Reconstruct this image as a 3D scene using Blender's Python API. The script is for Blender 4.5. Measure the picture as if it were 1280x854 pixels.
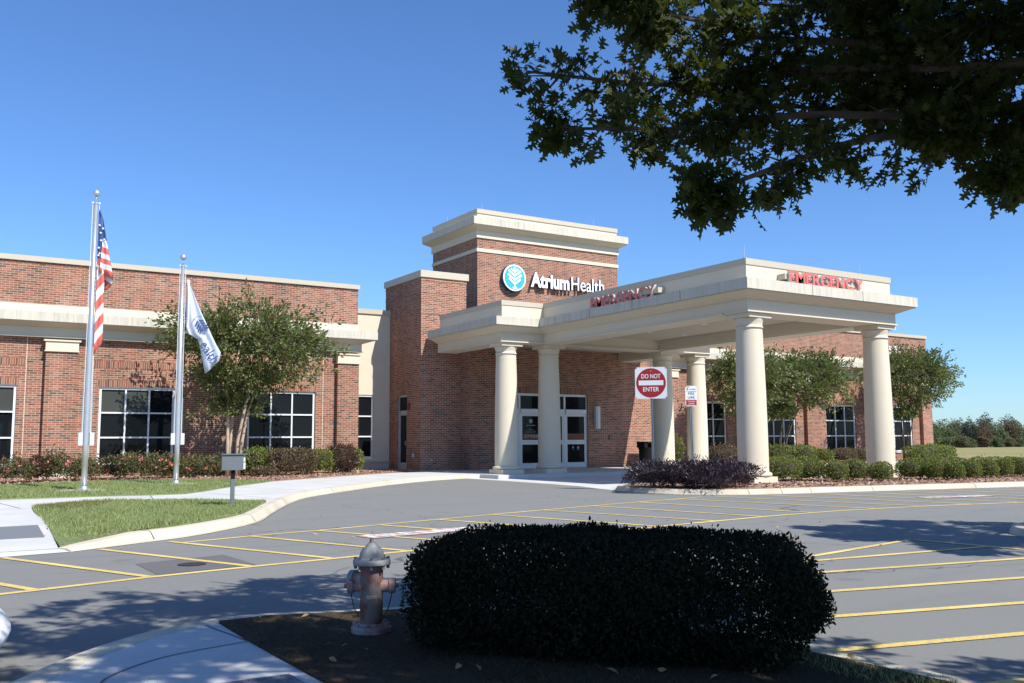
import bpy, bmesh, math, random
import numpy as np
from mathutils import Vector, Matrix
R = math.radians
random.seed(7); rng = np.random.default_rng(11)
S = bpy.context.scene
C = S.collection
for o in list(bpy.data.objects): bpy.data.objects.remove(o)

# ------------------------------------------------------------------ camera, sky, sun, exposure
cd = bpy.data.cameras.new('camera'); cam = bpy.data.objects.new('camera', cd); C.objects.link(cam)
FPX, PITCH, YAW, ROLL = 1161.83, R(6.0755), R(32.0849), R(-0.2812)
f0 = Vector((math.sin(YAW), math.cos(YAW), 0)); r0 = Vector((math.cos(YAW), -math.sin(YAW), 0)); u0 = Vector((0, 0, 1))
fw = f0*math.cos(PITCH)+u0*math.sin(PITCH); up = -f0*math.sin(PITCH)+u0*math.cos(PITCH)
rt = r0*math.cos(ROLL)+up*math.sin(ROLL); uu = -r0*math.sin(ROLL)+up*math.cos(ROLL)
m = Matrix((rt, uu, -fw)).transposed().to_4x4(); m.translation = (0, 0, 1.5)
cam.matrix_world = m
cd.sensor_width = 36; cd.lens = FPX/1280*36; cd.clip_start = 0.05; cd.clip_end = 3000
S.camera = cam

TO_SUN = Vector((0.173, -0.657, 0.733)).normalized()
W = bpy.data.worlds.new('World'); S.world = W; W.use_nodes = True
nt = W.node_tree; bg = nt.nodes['Background']; sky = nt.nodes.new('ShaderNodeTexSky')
sky.sky_type = 'NISHITA'; sky.sun_disc = False
sky.sun_elevation = math.asin(TO_SUN.z); sky.sun_rotation = math.atan2(TO_SUN.x, TO_SUN.y)
sky.altitude = 0; sky.air_density = 1.0; sky.dust_density = 0.2; sky.ozone_density = 2.0
tint = nt.nodes.new('ShaderNodeMix'); tint.data_type = 'RGBA'; tint.blend_type = 'MULTIPLY'; tint.inputs[0].default_value = 1; tint.inputs[7].default_value = (.67, .965, 1.38, 1)
nt.links.new(sky.outputs[0], tint.inputs[6]); nt.links.new(tint.outputs[2], bg.inputs[0]); bg.inputs[1].default_value = 0.092
sl = bpy.data.lights.new('sun', 'SUN'); sun = bpy.data.objects.new('sun', sl); C.objects.link(sun)
sl.energy = 5.0; sl.angle = R(0.53); sl.color = (1.0, 0.95, 0.86)
sun.rotation_euler = TO_SUN.to_track_quat('Z', 'Y').to_euler(); sun.location = (0, -20, 40)
vs = S.view_settings
vs.view_transform = 'Standard'; vs.look = 'None'; vs.gamma = 1; vs.use_curve_mapping = False
vs.exposure = 0.5

# ------------------------------------------------------------------ materials
def base(name):
    ma = bpy.data.materials.new(name); ma.use_nodes = True
    t = ma.node_tree; return ma, t, t.nodes['Principled BSDF']
def nd(t, kind, **kw):
    n = t.nodes.new('ShaderNode'+kind)
    for k, v in kw.items(): setattr(n, k, v)
    return n
def math_(t, op, a, b=None, c=None):
    n = nd(t, 'Math', operation=op)
    for i, v in enumerate((a, b, c)):
        if v is None: continue
        if isinstance(v, (int, float)): n.inputs[i].default_value = v
        else: t.links.new(v, n.inputs[i])
    return n.outputs[0]
def mixc(t, fac, a, b, mode='MIX'):
    n = nd(t, 'Mix', data_type='RGBA', blend_type=mode)
    for sock, v in ((n.inputs[0], fac), (n.inputs[6], a), (n.inputs[7], b)):
        if isinstance(v, (int, float)): sock.default_value = v
        elif isinstance(v, tuple): sock.default_value = (*v, 1)
        else: t.links.new(v, sock)
    return n.outputs[2]
def ramp(t, fac, stops):
    n = nd(t, 'ValToRGB'); e = n.color_ramp.elements
    while len(e) < len(stops): e.new(0.5)
    for el, (p, c) in zip(e, stops):
        el.position = p; el.color = (*c, 1) if isinstance(c, tuple) else (c, c, c, 1)
    t.links.new(fac, n.inputs[0]); return n.outputs[0]
def noise(t, scale, detail=4, rough=.55, vec=None, stretch=None):
    n = nd(t, 'TexNoise'); n.inputs['Scale'].default_value = scale
    n.inputs['Detail'].default_value = detail; n.inputs['Roughness'].default_value = rough
    tc = nd(t, 'TexCoord'); src = tc.outputs['Object']
    if stretch:
        mp = nd(t, 'Mapping'); mp.inputs['Scale'].default_value = stretch
        t.links.new(src, mp.inputs[0]); src = mp.outputs[0]
    t.links.new(src, n.inputs['Vector']); return n.outputs['Fac']
def bump(t, p, h, strength, dist=.01):
    b = nd(t, 'Bump'); b.inputs['Strength'].default_value = strength; b.inputs['Distance'].default_value = dist
    t.links.new(h, b.inputs['Height']); t.links.new(b.outputs[0], p.inputs['Normal'])
def plain(name, col, rough=.6, metal=0, var=.12, scale=6, bmp=0, spec=.5, bscale=60):
    ma, t, p = base(name)
    c = mixc(t, noise(t, scale), tuple(x*(1-var) for x in col), tuple(min(1, x*(1+var)) for x in col))
    t.links.new(c, p.inputs['Base Color'])
    p.inputs['Roughness'].default_value = rough; p.inputs['Metallic'].default_value = metal
    p.inputs['Specular IOR Level'].default_value = spec
    if bmp: bump(t, p, noise(t, bscale, 5), bmp)
    return ma
CH, BL = .0853, .272
def brick(name, soldier=False):
    ma, t, p = base(name)
    tc = nd(t, 'TexCoord'); sx = nd(t, 'SeparateXYZ'); t.links.new(tc.outputs['Object'], sx.inputs[0])
    ge = nd(t, 'NewGeometry'); sn = nd(t, 'SeparateXYZ'); t.links.new(ge.outputs['True Normal'], sn.inputs[0])
    side = math_(t, 'GREATER_THAN', math_(t, 'ABSOLUTE', sn.outputs[0]), .5)
    u = math_(t, 'ADD', math_(t, 'MULTIPLY', sx.outputs[1], side), math_(t, 'MULTIPLY', sx.outputs[0], math_(t, 'SUBTRACT', 1.0, side)))
    v = sx.outputs[2]
    if soldier: ca, cb = math_(t, 'DIVIDE', u, CH), math_(t, 'ADD', math_(t, 'DIVIDE', v, 3.0), 0.03)
    else:
        cb = math_(t, 'DIVIDE', v, CH)
        row = math_(t, 'FLOOR', cb)
        off = math_(t, 'MULTIPLY', math_(t, 'MODULO', row, 2.0), .5)
        ca = math_(t, 'ADD', math_(t, 'DIVIDE', u, BL), off)
    fa = math_(t, 'FRACT', ca); fb = math_(t, 'FRACT', cb)
    if soldier: mort = math_(t, 'LESS_THAN', fa, .15)
    else: mort = math_(t, 'MAXIMUM', math_(t, 'LESS_THAN', fa, .055), math_(t, 'LESS_THAN', fb, .185))
    cv = nd(t, 'CombineXYZ'); t.links.new(math_(t, 'FLOOR', ca), cv.inputs[0]); t.links.new(math_(t, 'FLOOR', cb), cv.inputs[1])
    t.links.new(math_(t, 'MULTIPLY', side, 7.0), cv.inputs[2])
    wn = nd(t, 'TexWhiteNoise', noise_dimensions='3D'); t.links.new(cv.outputs[0], wn.inputs['Vector'])
    col = ramp(t, wn.outputs['Value'], [(0, (.055, .053, .05)), (.10, (.10, .088, .078)), (.11, (.185, .067, .042)), (.35, (.258, .093, .058)), (.7, (.315, .122, .077)), (1, (.37, .168, .112))])
    fine = noise(t, 45, 3)
    col = mixc(t, math_(t, 'MULTIPLY', fine, .22), col, (.40, .22, .17))
    mcol = mixc(t, noise(t, 30, 2), (.47, .37, .28), (.62, .51, .40))
    stain = mixc(t, 1.0, ramp(t, noise(t, .35, 5), [(.32, .80), (.65, 1.0)]), ramp(t, noise(t, 1, 5, .65, stretch=(1.6, 1.6, .12)), [(.35, .84), (.6, 1.0)]), 'MULTIPLY')
    col = mixc(t, mort, col, mcol)
    col = mixc(t, 1.0, col, stain, 'MULTIPLY')
    t.links.new(col, p.inputs['Base Color']); p.inputs['Roughness'].default_value = .88; p.inputs['Specular IOR Level'].default_value = .25
    bump(t, p, math_(t, 'SUBTRACT', 1.0, mort), .5, .006)
    return ma
def streaky(name, col, dark, amount=.6):
    ma, t, p = base(name)
    n1 = noise(t, 1.0, 6, .7, stretch=(7, 7, .5)); n2 = noise(t, .6, 3)
    f = math_(t, 'MULTIPLY', ramp(t, n1, [(.42, 0.0), (.72, 1.0)]), ramp(t, n2, [(.3, .25), (.7, 1.0)]))
    t.links.new(mixc(t, math_(t, 'MULTIPLY', f, amount), col, dark), p.inputs['Base Color'])
    p.inputs['Roughness'].default_value = .8; p.inputs['Specular IOR Level'].default_value = .25
    bump(t, p, noise(t, 90, 3), .15, .004); return ma
def leafmat(name, cols, trans=.3, rough=.5, spec=.35):
    ma, t, p = base(name)
    ge = nd(t, 'NewGeometry')
    n = len(cols)
    c = ramp(t, ge.outputs['Random Per Island'], [(i/max(1, n-1), cc) for i, cc in enumerate(cols)])
    t.links.new(c, p.inputs['Base Color']); p.inputs['Roughness'].default_value = rough; p.inputs['Specular IOR Level'].default_value = spec
    tr = nd(t, 'BsdfTranslucent'); t.links.new(mixc(t, .35, c, (.22, .26, .03)), tr.inputs[0])
    mx = nd(t, 'MixShader'); mx.inputs[0].default_value = trans
    t.links.new(p.outputs[0], mx.inputs[1]); t.links.new(tr.outputs[0], mx.inputs[2])
    t.links.new(mx.outputs[0], t.nodes['Material Output'].inputs[0]); return ma
def asphalt():
    ma, t, p = base('asphalt')
    fine = noise(t, 130, 3, .7); mid = noise(t, 9, 5); big = noise(t, .35, 4); streak = noise(t, 1, 4, .6, stretch=(.25, 1.6, 1))
    c = mixc(t, ramp(t, fine, [(.3, 0.0), (.7, 1.0)]), (.118, .121, .115), (.262, .264, .25))
    c = mixc(t, ramp(t, big, [(.35, 0.0), (.65, .5)]), c, (.203, .204, .195))
    c = mixc(t, ramp(t, streak, [(.52, 0.0), (.72, .6)]), c, (.15, .155, .16))
    c = mixc(t, ramp(t, mid, [(.62, 0.0), (.7, .35)]), c, (.16, .165, .17))
    c = mixc(t, ramp(t, noise(t, 24, 4, .6), [(.35, .55), (.5, 0.0)]), c, (.17, .17, .165))
    c = mixc(t, ramp(t, noise(t, 1.1, 2), [(.66, 0.0), (.72, .45)]), c, (.12, .12, .12))
    vo = nd(t, 'TexVoronoi', feature='DISTANCE_TO_EDGE'); vo.inputs['Scale'].default_value = .22; tcv = nd(t, 'TexCoord')
    wob = nd(t, 'TexNoise'); wob.inputs['Scale'].default_value = 1.3; wob.inputs['Detail'].default_value = 6; t.links.new(tcv.outputs['Object'], wob.inputs['Vector'])
    wv = nd(t, 'Vector' + 'Math', operation='MULTIPLY_ADD'); t.links.new(wob.outputs['Color'], wv.inputs[0]); wv.inputs[1].default_value = (1.4, 1.4, 0); t.links.new(tcv.outputs['Object'], wv.inputs[2]); t.links.new(wv.outputs[0], vo.inputs['Vector'])
    crack = math_(t, 'MULTIPLY', math_(t, 'LESS_THAN', vo.outputs['Distance'], .004), ramp(t, noise(t, .22, 2), [(.48, 0.0), (.6, .75)]))
    c = mixc(t, crack, c, (.06, .06, .06))
    t.links.new(c, p.inputs['Base Color']); p.inputs['Roughness'].default_value = .85; p.inputs['Specular IOR Level'].default_value = .3
    bump(t, p, fine, .5, .006); return ma
def concrete(name, a, b, bigdark=.75):
    ma, t, p = base(name)
    c = mixc(t, noise(t, 50, 4, .7), a, b); st = ramp(t, noise(t, .8, 5), [(.3, bigdark), (.6, 1.0)])
    c = mixc(t, 1.0, c, st, 'MULTIPLY'); t.links.new(c, p.inputs['Base Color'])
    p.inputs['Roughness'].default_value = .85; p.inputs['Specular IOR Level'].default_value = .25
    bump(t, p, noise(t, 120, 3), .25, .003); return ma
def yellowpaint(name, a, wear):
    ma, t, p = base(name)
    c = mixc(t, ramp(t, noise(t, 35, 6, .75), [(.46, 0.0), (.66, wear)]), a, (.22, .22, .2))
    c = mixc(t, ramp(t, noise(t, .9, 3), [(.45, 0.0), (.7, .6)]), c, tuple(min(1, x*1.25+.1) for x in a))
    t.links.new(c, p.inputs['Base Color']); p.inputs['Roughness'].default_value = .75
    bump(t, p, noise(t, 130, 3, .7), .4, .004); return ma
def groundmat(name, stops, s1, s2, bmp=.6):
    ma, t, p = base(name)
    f = math_(t, 'ADD', math_(t, 'MULTIPLY', noise(t, s1, 6, .7), .6), math_(t, 'MULTIPLY', noise(t, s2, 3), .4))
    t.links.new(ramp(t, f, stops), p.inputs['Base Color']); p.inputs['Roughness'].default_value = .95; p.inputs['Specular IOR Level'].default_value = .1
    bump(t, p, noise(t, s1, 5, .7), bmp, .02); return ma
def glassmat(name, col, rough=.02):
    ma, t, p = base(name)
    c = mixc(t, noise(t, .7, 2), col, tuple(x*1.8 for x in col)); t.links.new(c, p.inputs['Base Color'])
    p.inputs['Roughness'].default_value = rough; p.inputs['Specular IOR Level'].default_value = .11
    return ma

M = dict(
 brick=brick('red_brick'), soldier=brick('soldier_brick', True),
 cream=plain('cream_stucco', (.60, .545, .435), .85, var=.05, scale=1.5, bmp=.15, spec=.2),
 cap=plain('tan_metal_coping', (.47, .425, .335), .55, var=.04, scale=2),
 fascia=streaky('streaked_fascia', (.56, .525, .44), (.20, .195, .18), .62),
 column=plain('column_stucco', (.60, .54, .425), .75, var=.05, scale=2.5, bmp=.1, spec=.25),
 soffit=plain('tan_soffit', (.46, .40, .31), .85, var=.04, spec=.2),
 stone=streaky('base_stone', (.50, .46, .38), (.3, .27, .22), .5),
 frame=plain('white_aluminium', (.66, .68, .69), .4, var=.05, spec=.5),
 alum=plain('clear_aluminium', (.42, .44, .46), .45, .3, var=.05),
 glass=glassmat('dark_glass', (.006, .007, .009)), blind=glassmat('grey_blind_glass', (.04, .044, .04), .12),
 black=plain('black_plastic', (.008, .008, .008), .6, spec=.12), dark=plain('dark_bronze', (.03, .026, .023), .6),
 asphalt=asphalt(), patch=plain('new_asphalt_patch', (.115, .112, .112), .9, var=.3, scale=70, bmp=.4, bscale=130),
 walk=concrete('sidewalk_concrete', (.47, .47, .455), (.60, .60, .585), .86), kerb=concrete('kerb_concrete', (.46, .41, .315), (.62, .565, .45), .8),
 yellow=yellowpaint('yellow_paint', (.66, .48, .13), .8), whitep=yellowpaint('white_road_paint', (.7, .68, .66), .7), redp=yellowpaint('red_road_paint', (.42, .24, .20), 1.0),
 joint=plain('joint_dirt_and_shade', (.10, .095, .085), .95),
 mulch=groundmat('pine_bark_mulch', [(.3, (.13, .075, .055)), (.5, (.30, .185, .14)), (.7, (.44, .30, .22))], 28, 1.2),
 lawn=groundmat('lawn_soil_green', [(.3, (.12, .155, .06)), (.5, (.19, .23, .10)), (.72, (.28, .27, .14))], 20, .9),
 field=groundmat('dry_field', [(.3, (.16, .17, .06)), (.5, (.26, .235, .105)), (.7, (.31, .265, .145))], 1.2, .03, .3),
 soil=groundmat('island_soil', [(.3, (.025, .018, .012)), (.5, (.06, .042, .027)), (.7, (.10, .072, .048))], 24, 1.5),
 bark=plain('grey_bark', (.085, .068, .054), .9, var=.4, scale=12, bmp=.6, bscale=25), palebark=plain('smooth_tan_bark', (.42, .32, .235), .7, var=.3, scale=7, bmp=.2),
 twig=plain('dark_twigs', (.035, .026, .018), .95, var=.4),
 steel=plain('galvanised_steel', (.50, .52, .54), .42, .75, var=.2, scale=20), pole=plain('brushed_aluminium', (.58, .60, .62), .35, .7, var=.08),
 grey=plain('grey_painted_metal', (.115, .135, .155), .5, var=.1), sgrey=plain('light_grey_box', (.55, .58, .60), .5, var=.06),
 white=plain('white_sign_face', (.58, .61, .64), .35, var=.03), red=plain('red_sign_face', (.26, .010, .014), .4, var=.05),
 redletter=plain('red_letter_face', (.70, .15, .12), .35, var=.03, spec=.4), letside=plain('grey_letter_return', (.36, .38, .40), .4, var=.05),
 wletter=plain('white_letter_face', (.82, .84, .87), .4, var=.02), bluedisc=plain('blue_disc_side', (.03, .07, .17), .4), cyan=plain('cyan_disc_face', (.035, .40, .72), .4, var=.03),
 fred=plain('flag_red', (.58, .12, .095), .8, var=.1), fwhite=plain('flag_white', (.66, .66, .67), .8, var=.05), fblue=plain('flag_blue', (.035, .075, .21), .8, var=.1),
 ffab=plain('pale_flag_cloth', (.52, .58, .70), .8, var=.04), fprint=plain('navy_flag_print', (.025, .06, .17), .8),
 carpaint=plain('white_car_paint', (.75, .78, .82), .35, var=.01, spec=.5), tyre=plain('tyre_rubber', (.015, .015, .016), .85), lamp=glassmat('lamp_lens', (.3, .3, .32), .1),
 orange=plain('orange_door_decal', (.16, .045, .012), .6), decal=plain('pale_door_decal', (.30, .32, .34), .6), tactile=plain('dark_tactile_paving', (.15, .165, .18), .85, var=.15, scale=20),
 pink=leafmat('pink_petals', [(.50, .05, .07), (.56, .13, .15), (.60, .28, .26)], .2),
 oak=leafmat('oak_leaves', [(.022, .034, .007), (.038, .054, .011), (.028, .044, .009), (.07, .085, .02)], .24, .5, .3),
 myrtle=leafmat('crepe_myrtle_leaves', [(.065, .10, .028), (.13, .175, .05), (.095, .14, .04), (.20, .215, .075), (.15, .115, .055)], .3, .45, .4),
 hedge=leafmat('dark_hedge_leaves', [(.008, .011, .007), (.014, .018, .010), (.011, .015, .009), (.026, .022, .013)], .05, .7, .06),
 box=leafmat('boxwood_leaves', [(.075, .115, .022), (.145, .195, .042), (.20, .235, .062), (.12, .165, .035), (.26, .245, .085)], .3, .5, .2),
 brownsh=leafmat('bronze_leaves', [(.085, .055, .038), (.14, .085, .055), (.11, .095, .045), (.17, .095, .065), (.075, .09, .035)], .25, .5),
 maroon=leafmat('maroon_leaves', [(.045, .022, .02), (.085, .035, .03), (.06, .04, .028), (.11, .055, .045)], .25, .45),
 purple=leafmat('purple_leaves', [(.009, .005, .010), (.018, .009, .019), (.030, .015, .032), (.075, .055, .08), (.014, .007, .014)], .08, .4, .3),
 rose=leafmat('rose_leaves', [(.06, .085, .03), (.105, .13, .045), (.14, .13, .055), (.15, .105, .055), (.08, .12, .035)], .3, .5),
 grass=leafmat('grass_blades', [(.16, .225, .07), (.23, .30, .105), (.29, .345, .145), (.35, .355, .18), (.20, .27, .09)], .3, .6, .2),
 strawgrass=leafmat('straw_grass', [(.15, .13, .05), (.22, .19, .08), (.12, .13, .04), (.28, .23, .12)], .2, .7, .1),
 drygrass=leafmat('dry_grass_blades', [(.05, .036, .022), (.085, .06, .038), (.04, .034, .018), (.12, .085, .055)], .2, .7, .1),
 chips=leafmat('bark_chips', [(.20, .11, .08), (.34, .20, .15), (.45, .33, .25), (.12, .07, .05)], 0, .9, .1),
 deadleaf=leafmat('dead_leaves', [(.36, .22, .08), (.42, .30, .15), (.22, .13, .06)], .2, .7, .2),
 ft=[leafmat('far_green_leaves', [(.095, .12, .06), (.125, .155, .08), (.15, .175, .10)], .2, .7, .1),  # far leaf colours lightened and greyed to stand in for distance haze
     leafmat('far_dark_leaves', [(.06, .078, .06), (.08, .098, .07), (.10, .115, .08)], .15, .7, .1),
     leafmat('far_russet_leaves', [(.145, .10, .075), (.175, .125, .095), (.115, .10, .08)], .2, .7, .1),
     leafmat('far_pale_leaves', [(.15, .13, .085), (.18, .16, .11), (.12, .12, .07)], .2, .7, .1)],
)
M['barrel'] = plain('weathered_silver_paint', (.20, .19, .19), .5, .25, var=.1)
_t = M['barrel'].node_tree; _p = _t.nodes['Principled BSDF']
_c = mixc(_t, ramp(_t, noise(_t, 5, 6, .65), [(.44, 0.0), (.56, 1.0)]), (.29, .245, .235), (.24, .10, .085))
_t.links.new(_c, _p.inputs['Base Color']); _p.inputs['Roughness'].default_value = .7; _p.inputs['Metallic'].default_value = 0
bump(_t, _p, noise(_t, 40, 4), .25, .004)

# ------------------------------------------------------------------ scene-graph helpers
ROOT = {}
def tag(o, label=None, cat=None, group=None, kind=None):
    if label: o['label'] = label
    if cat: o['category'] = cat
    if group: o['group'] = group
    if kind: o['kind'] = kind
    return o
def thing(name, loc, label, cat, group=None, rz=0):
    o = bpy.data.objects.new(name, None); o.empty_display_size = .2; C.objects.link(o)
    o.location = loc; o.rotation_euler = (0, 0, rz); ROOT[o] = (Vector(loc), rz); return tag(o, label, cat, group)
def link(name, me, mat, parent=None, local=False):
    """me in world coordinates unless local; moved into the frame of the thing it belongs to"""
    o = bpy.data.objects.new(name, me); C.objects.link(o)
    for x in (mat if isinstance(mat, list) else [mat]): me.materials.append(x)
    if parent is not None:
        p = parent
        while p.parent: p = p.parent
        L, rz = ROOT[p]
        if not local: me.transform(Matrix.Rotation(-rz, 4, 'Z') @ Matrix.Translation(-L))
        o.parent = parent
    else: ROOT[o] = (Vector((0, 0, 0)), 0)
    return o
def obj(name, bm, mat, parent=None, local=False, smooth=False):
    bmesh.ops.recalc_face_normals(bm, faces=bm.faces)
    me = bpy.data.meshes.new(name); bm.to_mesh(me); bm.free()
    if smooth: me.shade_smooth()
    return link(name, me, mat, parent, local)
def top(name, bm, mat, label, cat, group=None, smooth=False):
    """a top-level thing that is one mesh; origin moved to its base"""
    vs_ = [v.co for v in bm.verts]
    c = Vector(((min(v.x for v in vs_)+max(v.x for v in vs_))/2, (min(v.y for v in vs_)+max(v.y for v in vs_))/2, min(v.z for v in vs_)))
    bmesh.ops.translate(bm, verts=bm.verts, vec=-c)
    o = obj(name, bm, mat, smooth=smooth); o.location = c; ROOT[o] = (c, 0); return tag(o, label, cat, group)
def structure(name, bm, mat, kind='structure'):
    o = obj(name, bm, mat); o['kind'] = kind; return o
def copy_tree(o, parent=None):
    c = o.copy(); C.objects.link(c); c.parent = parent
    for ch in o.children: copy_tree(ch, c)
    return c
BM = bmesh.new
def box(bm, x0, x1, y0, y1, z0, z1, mi=0):
    v = [bm.verts.new(p) for p in ((x0, y0, z0), (x1, y0, z0), (x1, y1, z0), (x0, y1, z0), (x0, y0, z1), (x1, y0, z1), (x1, y1, z1), (x0, y1, z1))]
    for f in ((0, 3, 2, 1), (4, 5, 6, 7), (0, 1, 5, 4), (1, 2, 6, 5), (2, 3, 7, 6), (3, 0, 4, 7)):
        bm.faces.new([v[i] for i in f]).material_index = mi
def bevel(bm, w, seg=2):
    bmesh.ops.bevel(bm, geom=[e for e in bm.edges if len(e.link_faces) == 2 and e.calc_face_angle(0) > .5], offset=w, segments=seg, affect='EDGES', profile=.5); return bm
def prism(bm, pts, z0, z1):
    a = [bm.verts.new((x, y, z0)) for x, y in pts]; b = [bm.verts.new((x, y, z1)) for x, y in pts]
    bm.faces.new(b); bm.faces.new(a[::-1]); n = len(pts)
    for i in range(n): bm.faces.new((a[i], a[(i+1) % n], b[(i+1) % n], b[i]))
def sheet(bm, pts, z):
    bm.faces.new([bm.verts.new((x, y, z)) for x, y in pts])
def lathe(bm, prof, cx=0, cy=0, n=48, caps=True):
    rings = [[bm.verts.new((cx+r*math.cos(2*math.pi*i/n), cy+r*math.sin(2*math.pi*i/n), z)) for i in range(n)] for r, z in prof]
    for a, b in zip(rings, rings[1:]):
        for i in range(n): bm.faces.new((a[i], a[(i+1) % n], b[(i+1) % n], b[i]))
    if caps: bm.faces.new(rings[0][::-1]); bm.faces.new(rings[-1])
def tube(bm, pts, rad, n=8, cap=True):
    pts = [Vector(p) for p in pts]; rs = rad if isinstance(rad, (list, tuple)) else [rad]*len(pts)
    rings = []
    for i, p in enumerate(pts):
        d = (pts[min(i+1, len(pts)-1)]-pts[max(i-1, 0)]).normalized()
        a = d.cross(Vector((.13, .31, .94))).normalized(); b = d.cross(a)
        rings.append([bm.verts.new(p+(a*math.cos(2*math.pi*k/n)+b*math.sin(2*math.pi*k/n))*rs[i]) for k in range(n)])
    for a, b in zip(rings, rings[1:]):
        for k in range(n): bm.faces.new((a[k], a[(k+1) % n], b[(k+1) % n], b[k]))
    if cap: bm.faces.new(rings[0][::-1]); bm.faces.new(rings[-1])
def cyl(bm, p0, p1, r, n=16, r1=None): tube(bm, [p0, p1], [r, r if r1 is None else r1], n)
def ribbon(bm, pts, w, z):
    """flat painted stripe of width w along a polyline"""
    P = [Vector((x, y, 0)) for x, y in pts]; L, Rr = [], []
    for i, p in enumerate(P):
        d = (P[min(i+1, len(P)-1)]-P[max(i-1, 0)]).normalized(); q = Vector((-d.y, d.x, 0))*w/2
        L.append(bm.verts.new((p.x+q.x, p.y+q.y, z))); Rr.append(bm.verts.new((p.x-q.x, p.y-q.y, z)))
    for i in range(len(P)-1): bm.faces.new((Rr[i], Rr[i+1], L[i+1], L[i]))
def smoothline(pts, n=6):
    P = [Vector((*p, 0)) if len(p) == 2 else Vector(p) for p in pts]; out = []
    for i in range(len(P)-1):
        a, b, c, d = P[max(i-1, 0)], P[i], P[i+1], P[min(i+2, len(P)-1)]
        for k in range(n):
            t = k/n
            out.append(.5*((2*b)+(c-a)*t+(2*a-5*b+4*c-d)*t*t+(3*b-a-3*c+d)*t**3))
    out.append(P[-1]); return [(v.x, v.y) for v in out] if len(pts[0]) == 2 else out
def kerb(bm, pts, w, h, slope=.10, side=1, taper=0):
    """kerb along a polyline whose road edge is pts; the body lies to the left (side=1) or right"""
    P = [Vector((x, y, 0)) for x, y in pts]; rows = []
    for i, p in enumerate(P):
        d = (P[min(i+1, len(P)-1)]-P[max(i-1, 0)]).normalized(); q = Vector((-d.y, d.x, 0))*side
        tz = min(1, .28+.72*i/taper) if taper else 1; rows.append([bm.verts.new(p+q*o+Vector((0, 0, z*tz))) for o, z in ((0, -.05), (.015, .03), (slope, h-.015), (slope+.03, h), (w, h+.004), (w, -.05))])
    for a, b in zip(rows, rows[1:]):
        for k in range(5): bm.faces.new((a[k], b[k], b[k+1], a[k+1]))
    bm.faces.new(rows[0]); bm.faces.new(rows[-1][::-1])
def offset(pts, o):
    P = [Vector((x, y, 0)) for x, y in pts]; out = []
    for i, p in enumerate(P):
        d = (P[min(i+1, len(P)-1)]-P[max(i-1, 0)]).normalized(); out.append((p.x-d.y*o, p.y+d.x*o))
    return out
def wall(bm, ax, c, u0, u1, z0, z1, holes=(), depth=.12, outward=-1):
    """wall face in plane (ax='y': y=c, u=x; ax='x': x=c, u=y) with rectangular openings and their reveals"""
    us = sorted({u0, u1, *[h[0] for h in holes], *[h[1] for h in holes]}); zs = sorted({z0, z1, *[h[2] for h in holes], *[h[3] for h in holes]})
    P = (lambda u, z, d=0: (u, c-outward*d, z)) if ax == 'y' else (lambda u, z, d=0: (c-outward*d, u, z))
    for a, b in zip(us, us[1:]):
        for e, f in zip(zs, zs[1:]):
            if any(h[0] <= a and b <= h[1] and h[2] <= e and f <= h[3] for h in holes): continue
            bm.faces.new([bm.verts.new(P(*q)) for q in ((a, e), (b, e), (b, f), (a, f))])
    for h in holes:
        for (a, e), (b, f) in (((h[0], h[2]), (h[1], h[2])), ((h[1], h[2]), (h[1], h[3])), ((h[1], h[3]), (h[0], h[3])), ((h[0], h[3]), (h[0], h[2]))):
            bm.faces.new([bm.verts.new(q) for q in (P(a, e), P(b, f), P(b, f, depth), P(a, e, depth))])
# text -> mesh
def textmesh(s, size, extr=0, bold=0, spacing=1.0):
    cu = bpy.data.curves.new('t', 'FONT'); cu.body = s; cu.size = size; cu.extrude = extr; cu.offset = bold; cu.space_character = spacing; cu.resolution_u = 5
    o = bpy.data.objects.new('t', cu); C.objects.link(o); bpy.context.view_layer.update()
    me = bpy.data.meshes.new_from_object(o.evaluated_get(bpy.context.evaluated_depsgraph_get()))
    bpy.data.objects.remove(o); bpy.data.curves.remove(cu)
    me.materials.clear()
    for p in me.polygons: p.material_index = 0
    return me
def bounds(me):
    a = np.empty(len(me.vertices)*3); me.vertices.foreach_get('co', a); a = a.reshape(-1, 3); return a.min(0), a.max(0)
def fit_text(s, mat4, width, height, extr=0, bold=0, spacing=1.0):
    """text scaled to a width and height box (centred at the origin of mat4's xy plane)"""
    me = textmesh(s, 1, 0.5 if extr else 0, bold, spacing); lo, hi = bounds(me)
    me.transform(Matrix.Translation((-(lo[0]+hi[0])/2, -(lo[1]+hi[1])/2, 0)))
    me.transform(Matrix.Diagonal((width/(hi[0]-lo[0]), height/(hi[1]-lo[1]), max(extr, .001), 1))); me.transform(mat4); return me
def frame4(origin, xdir, ydir):
    x = Vector(xdir).normalized(); y = Vector(ydir).normalized(); z = x.cross(y)
    mm = Matrix((x, y, z)).transposed().to_4x4(); mm.translation = origin; return mm

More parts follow.
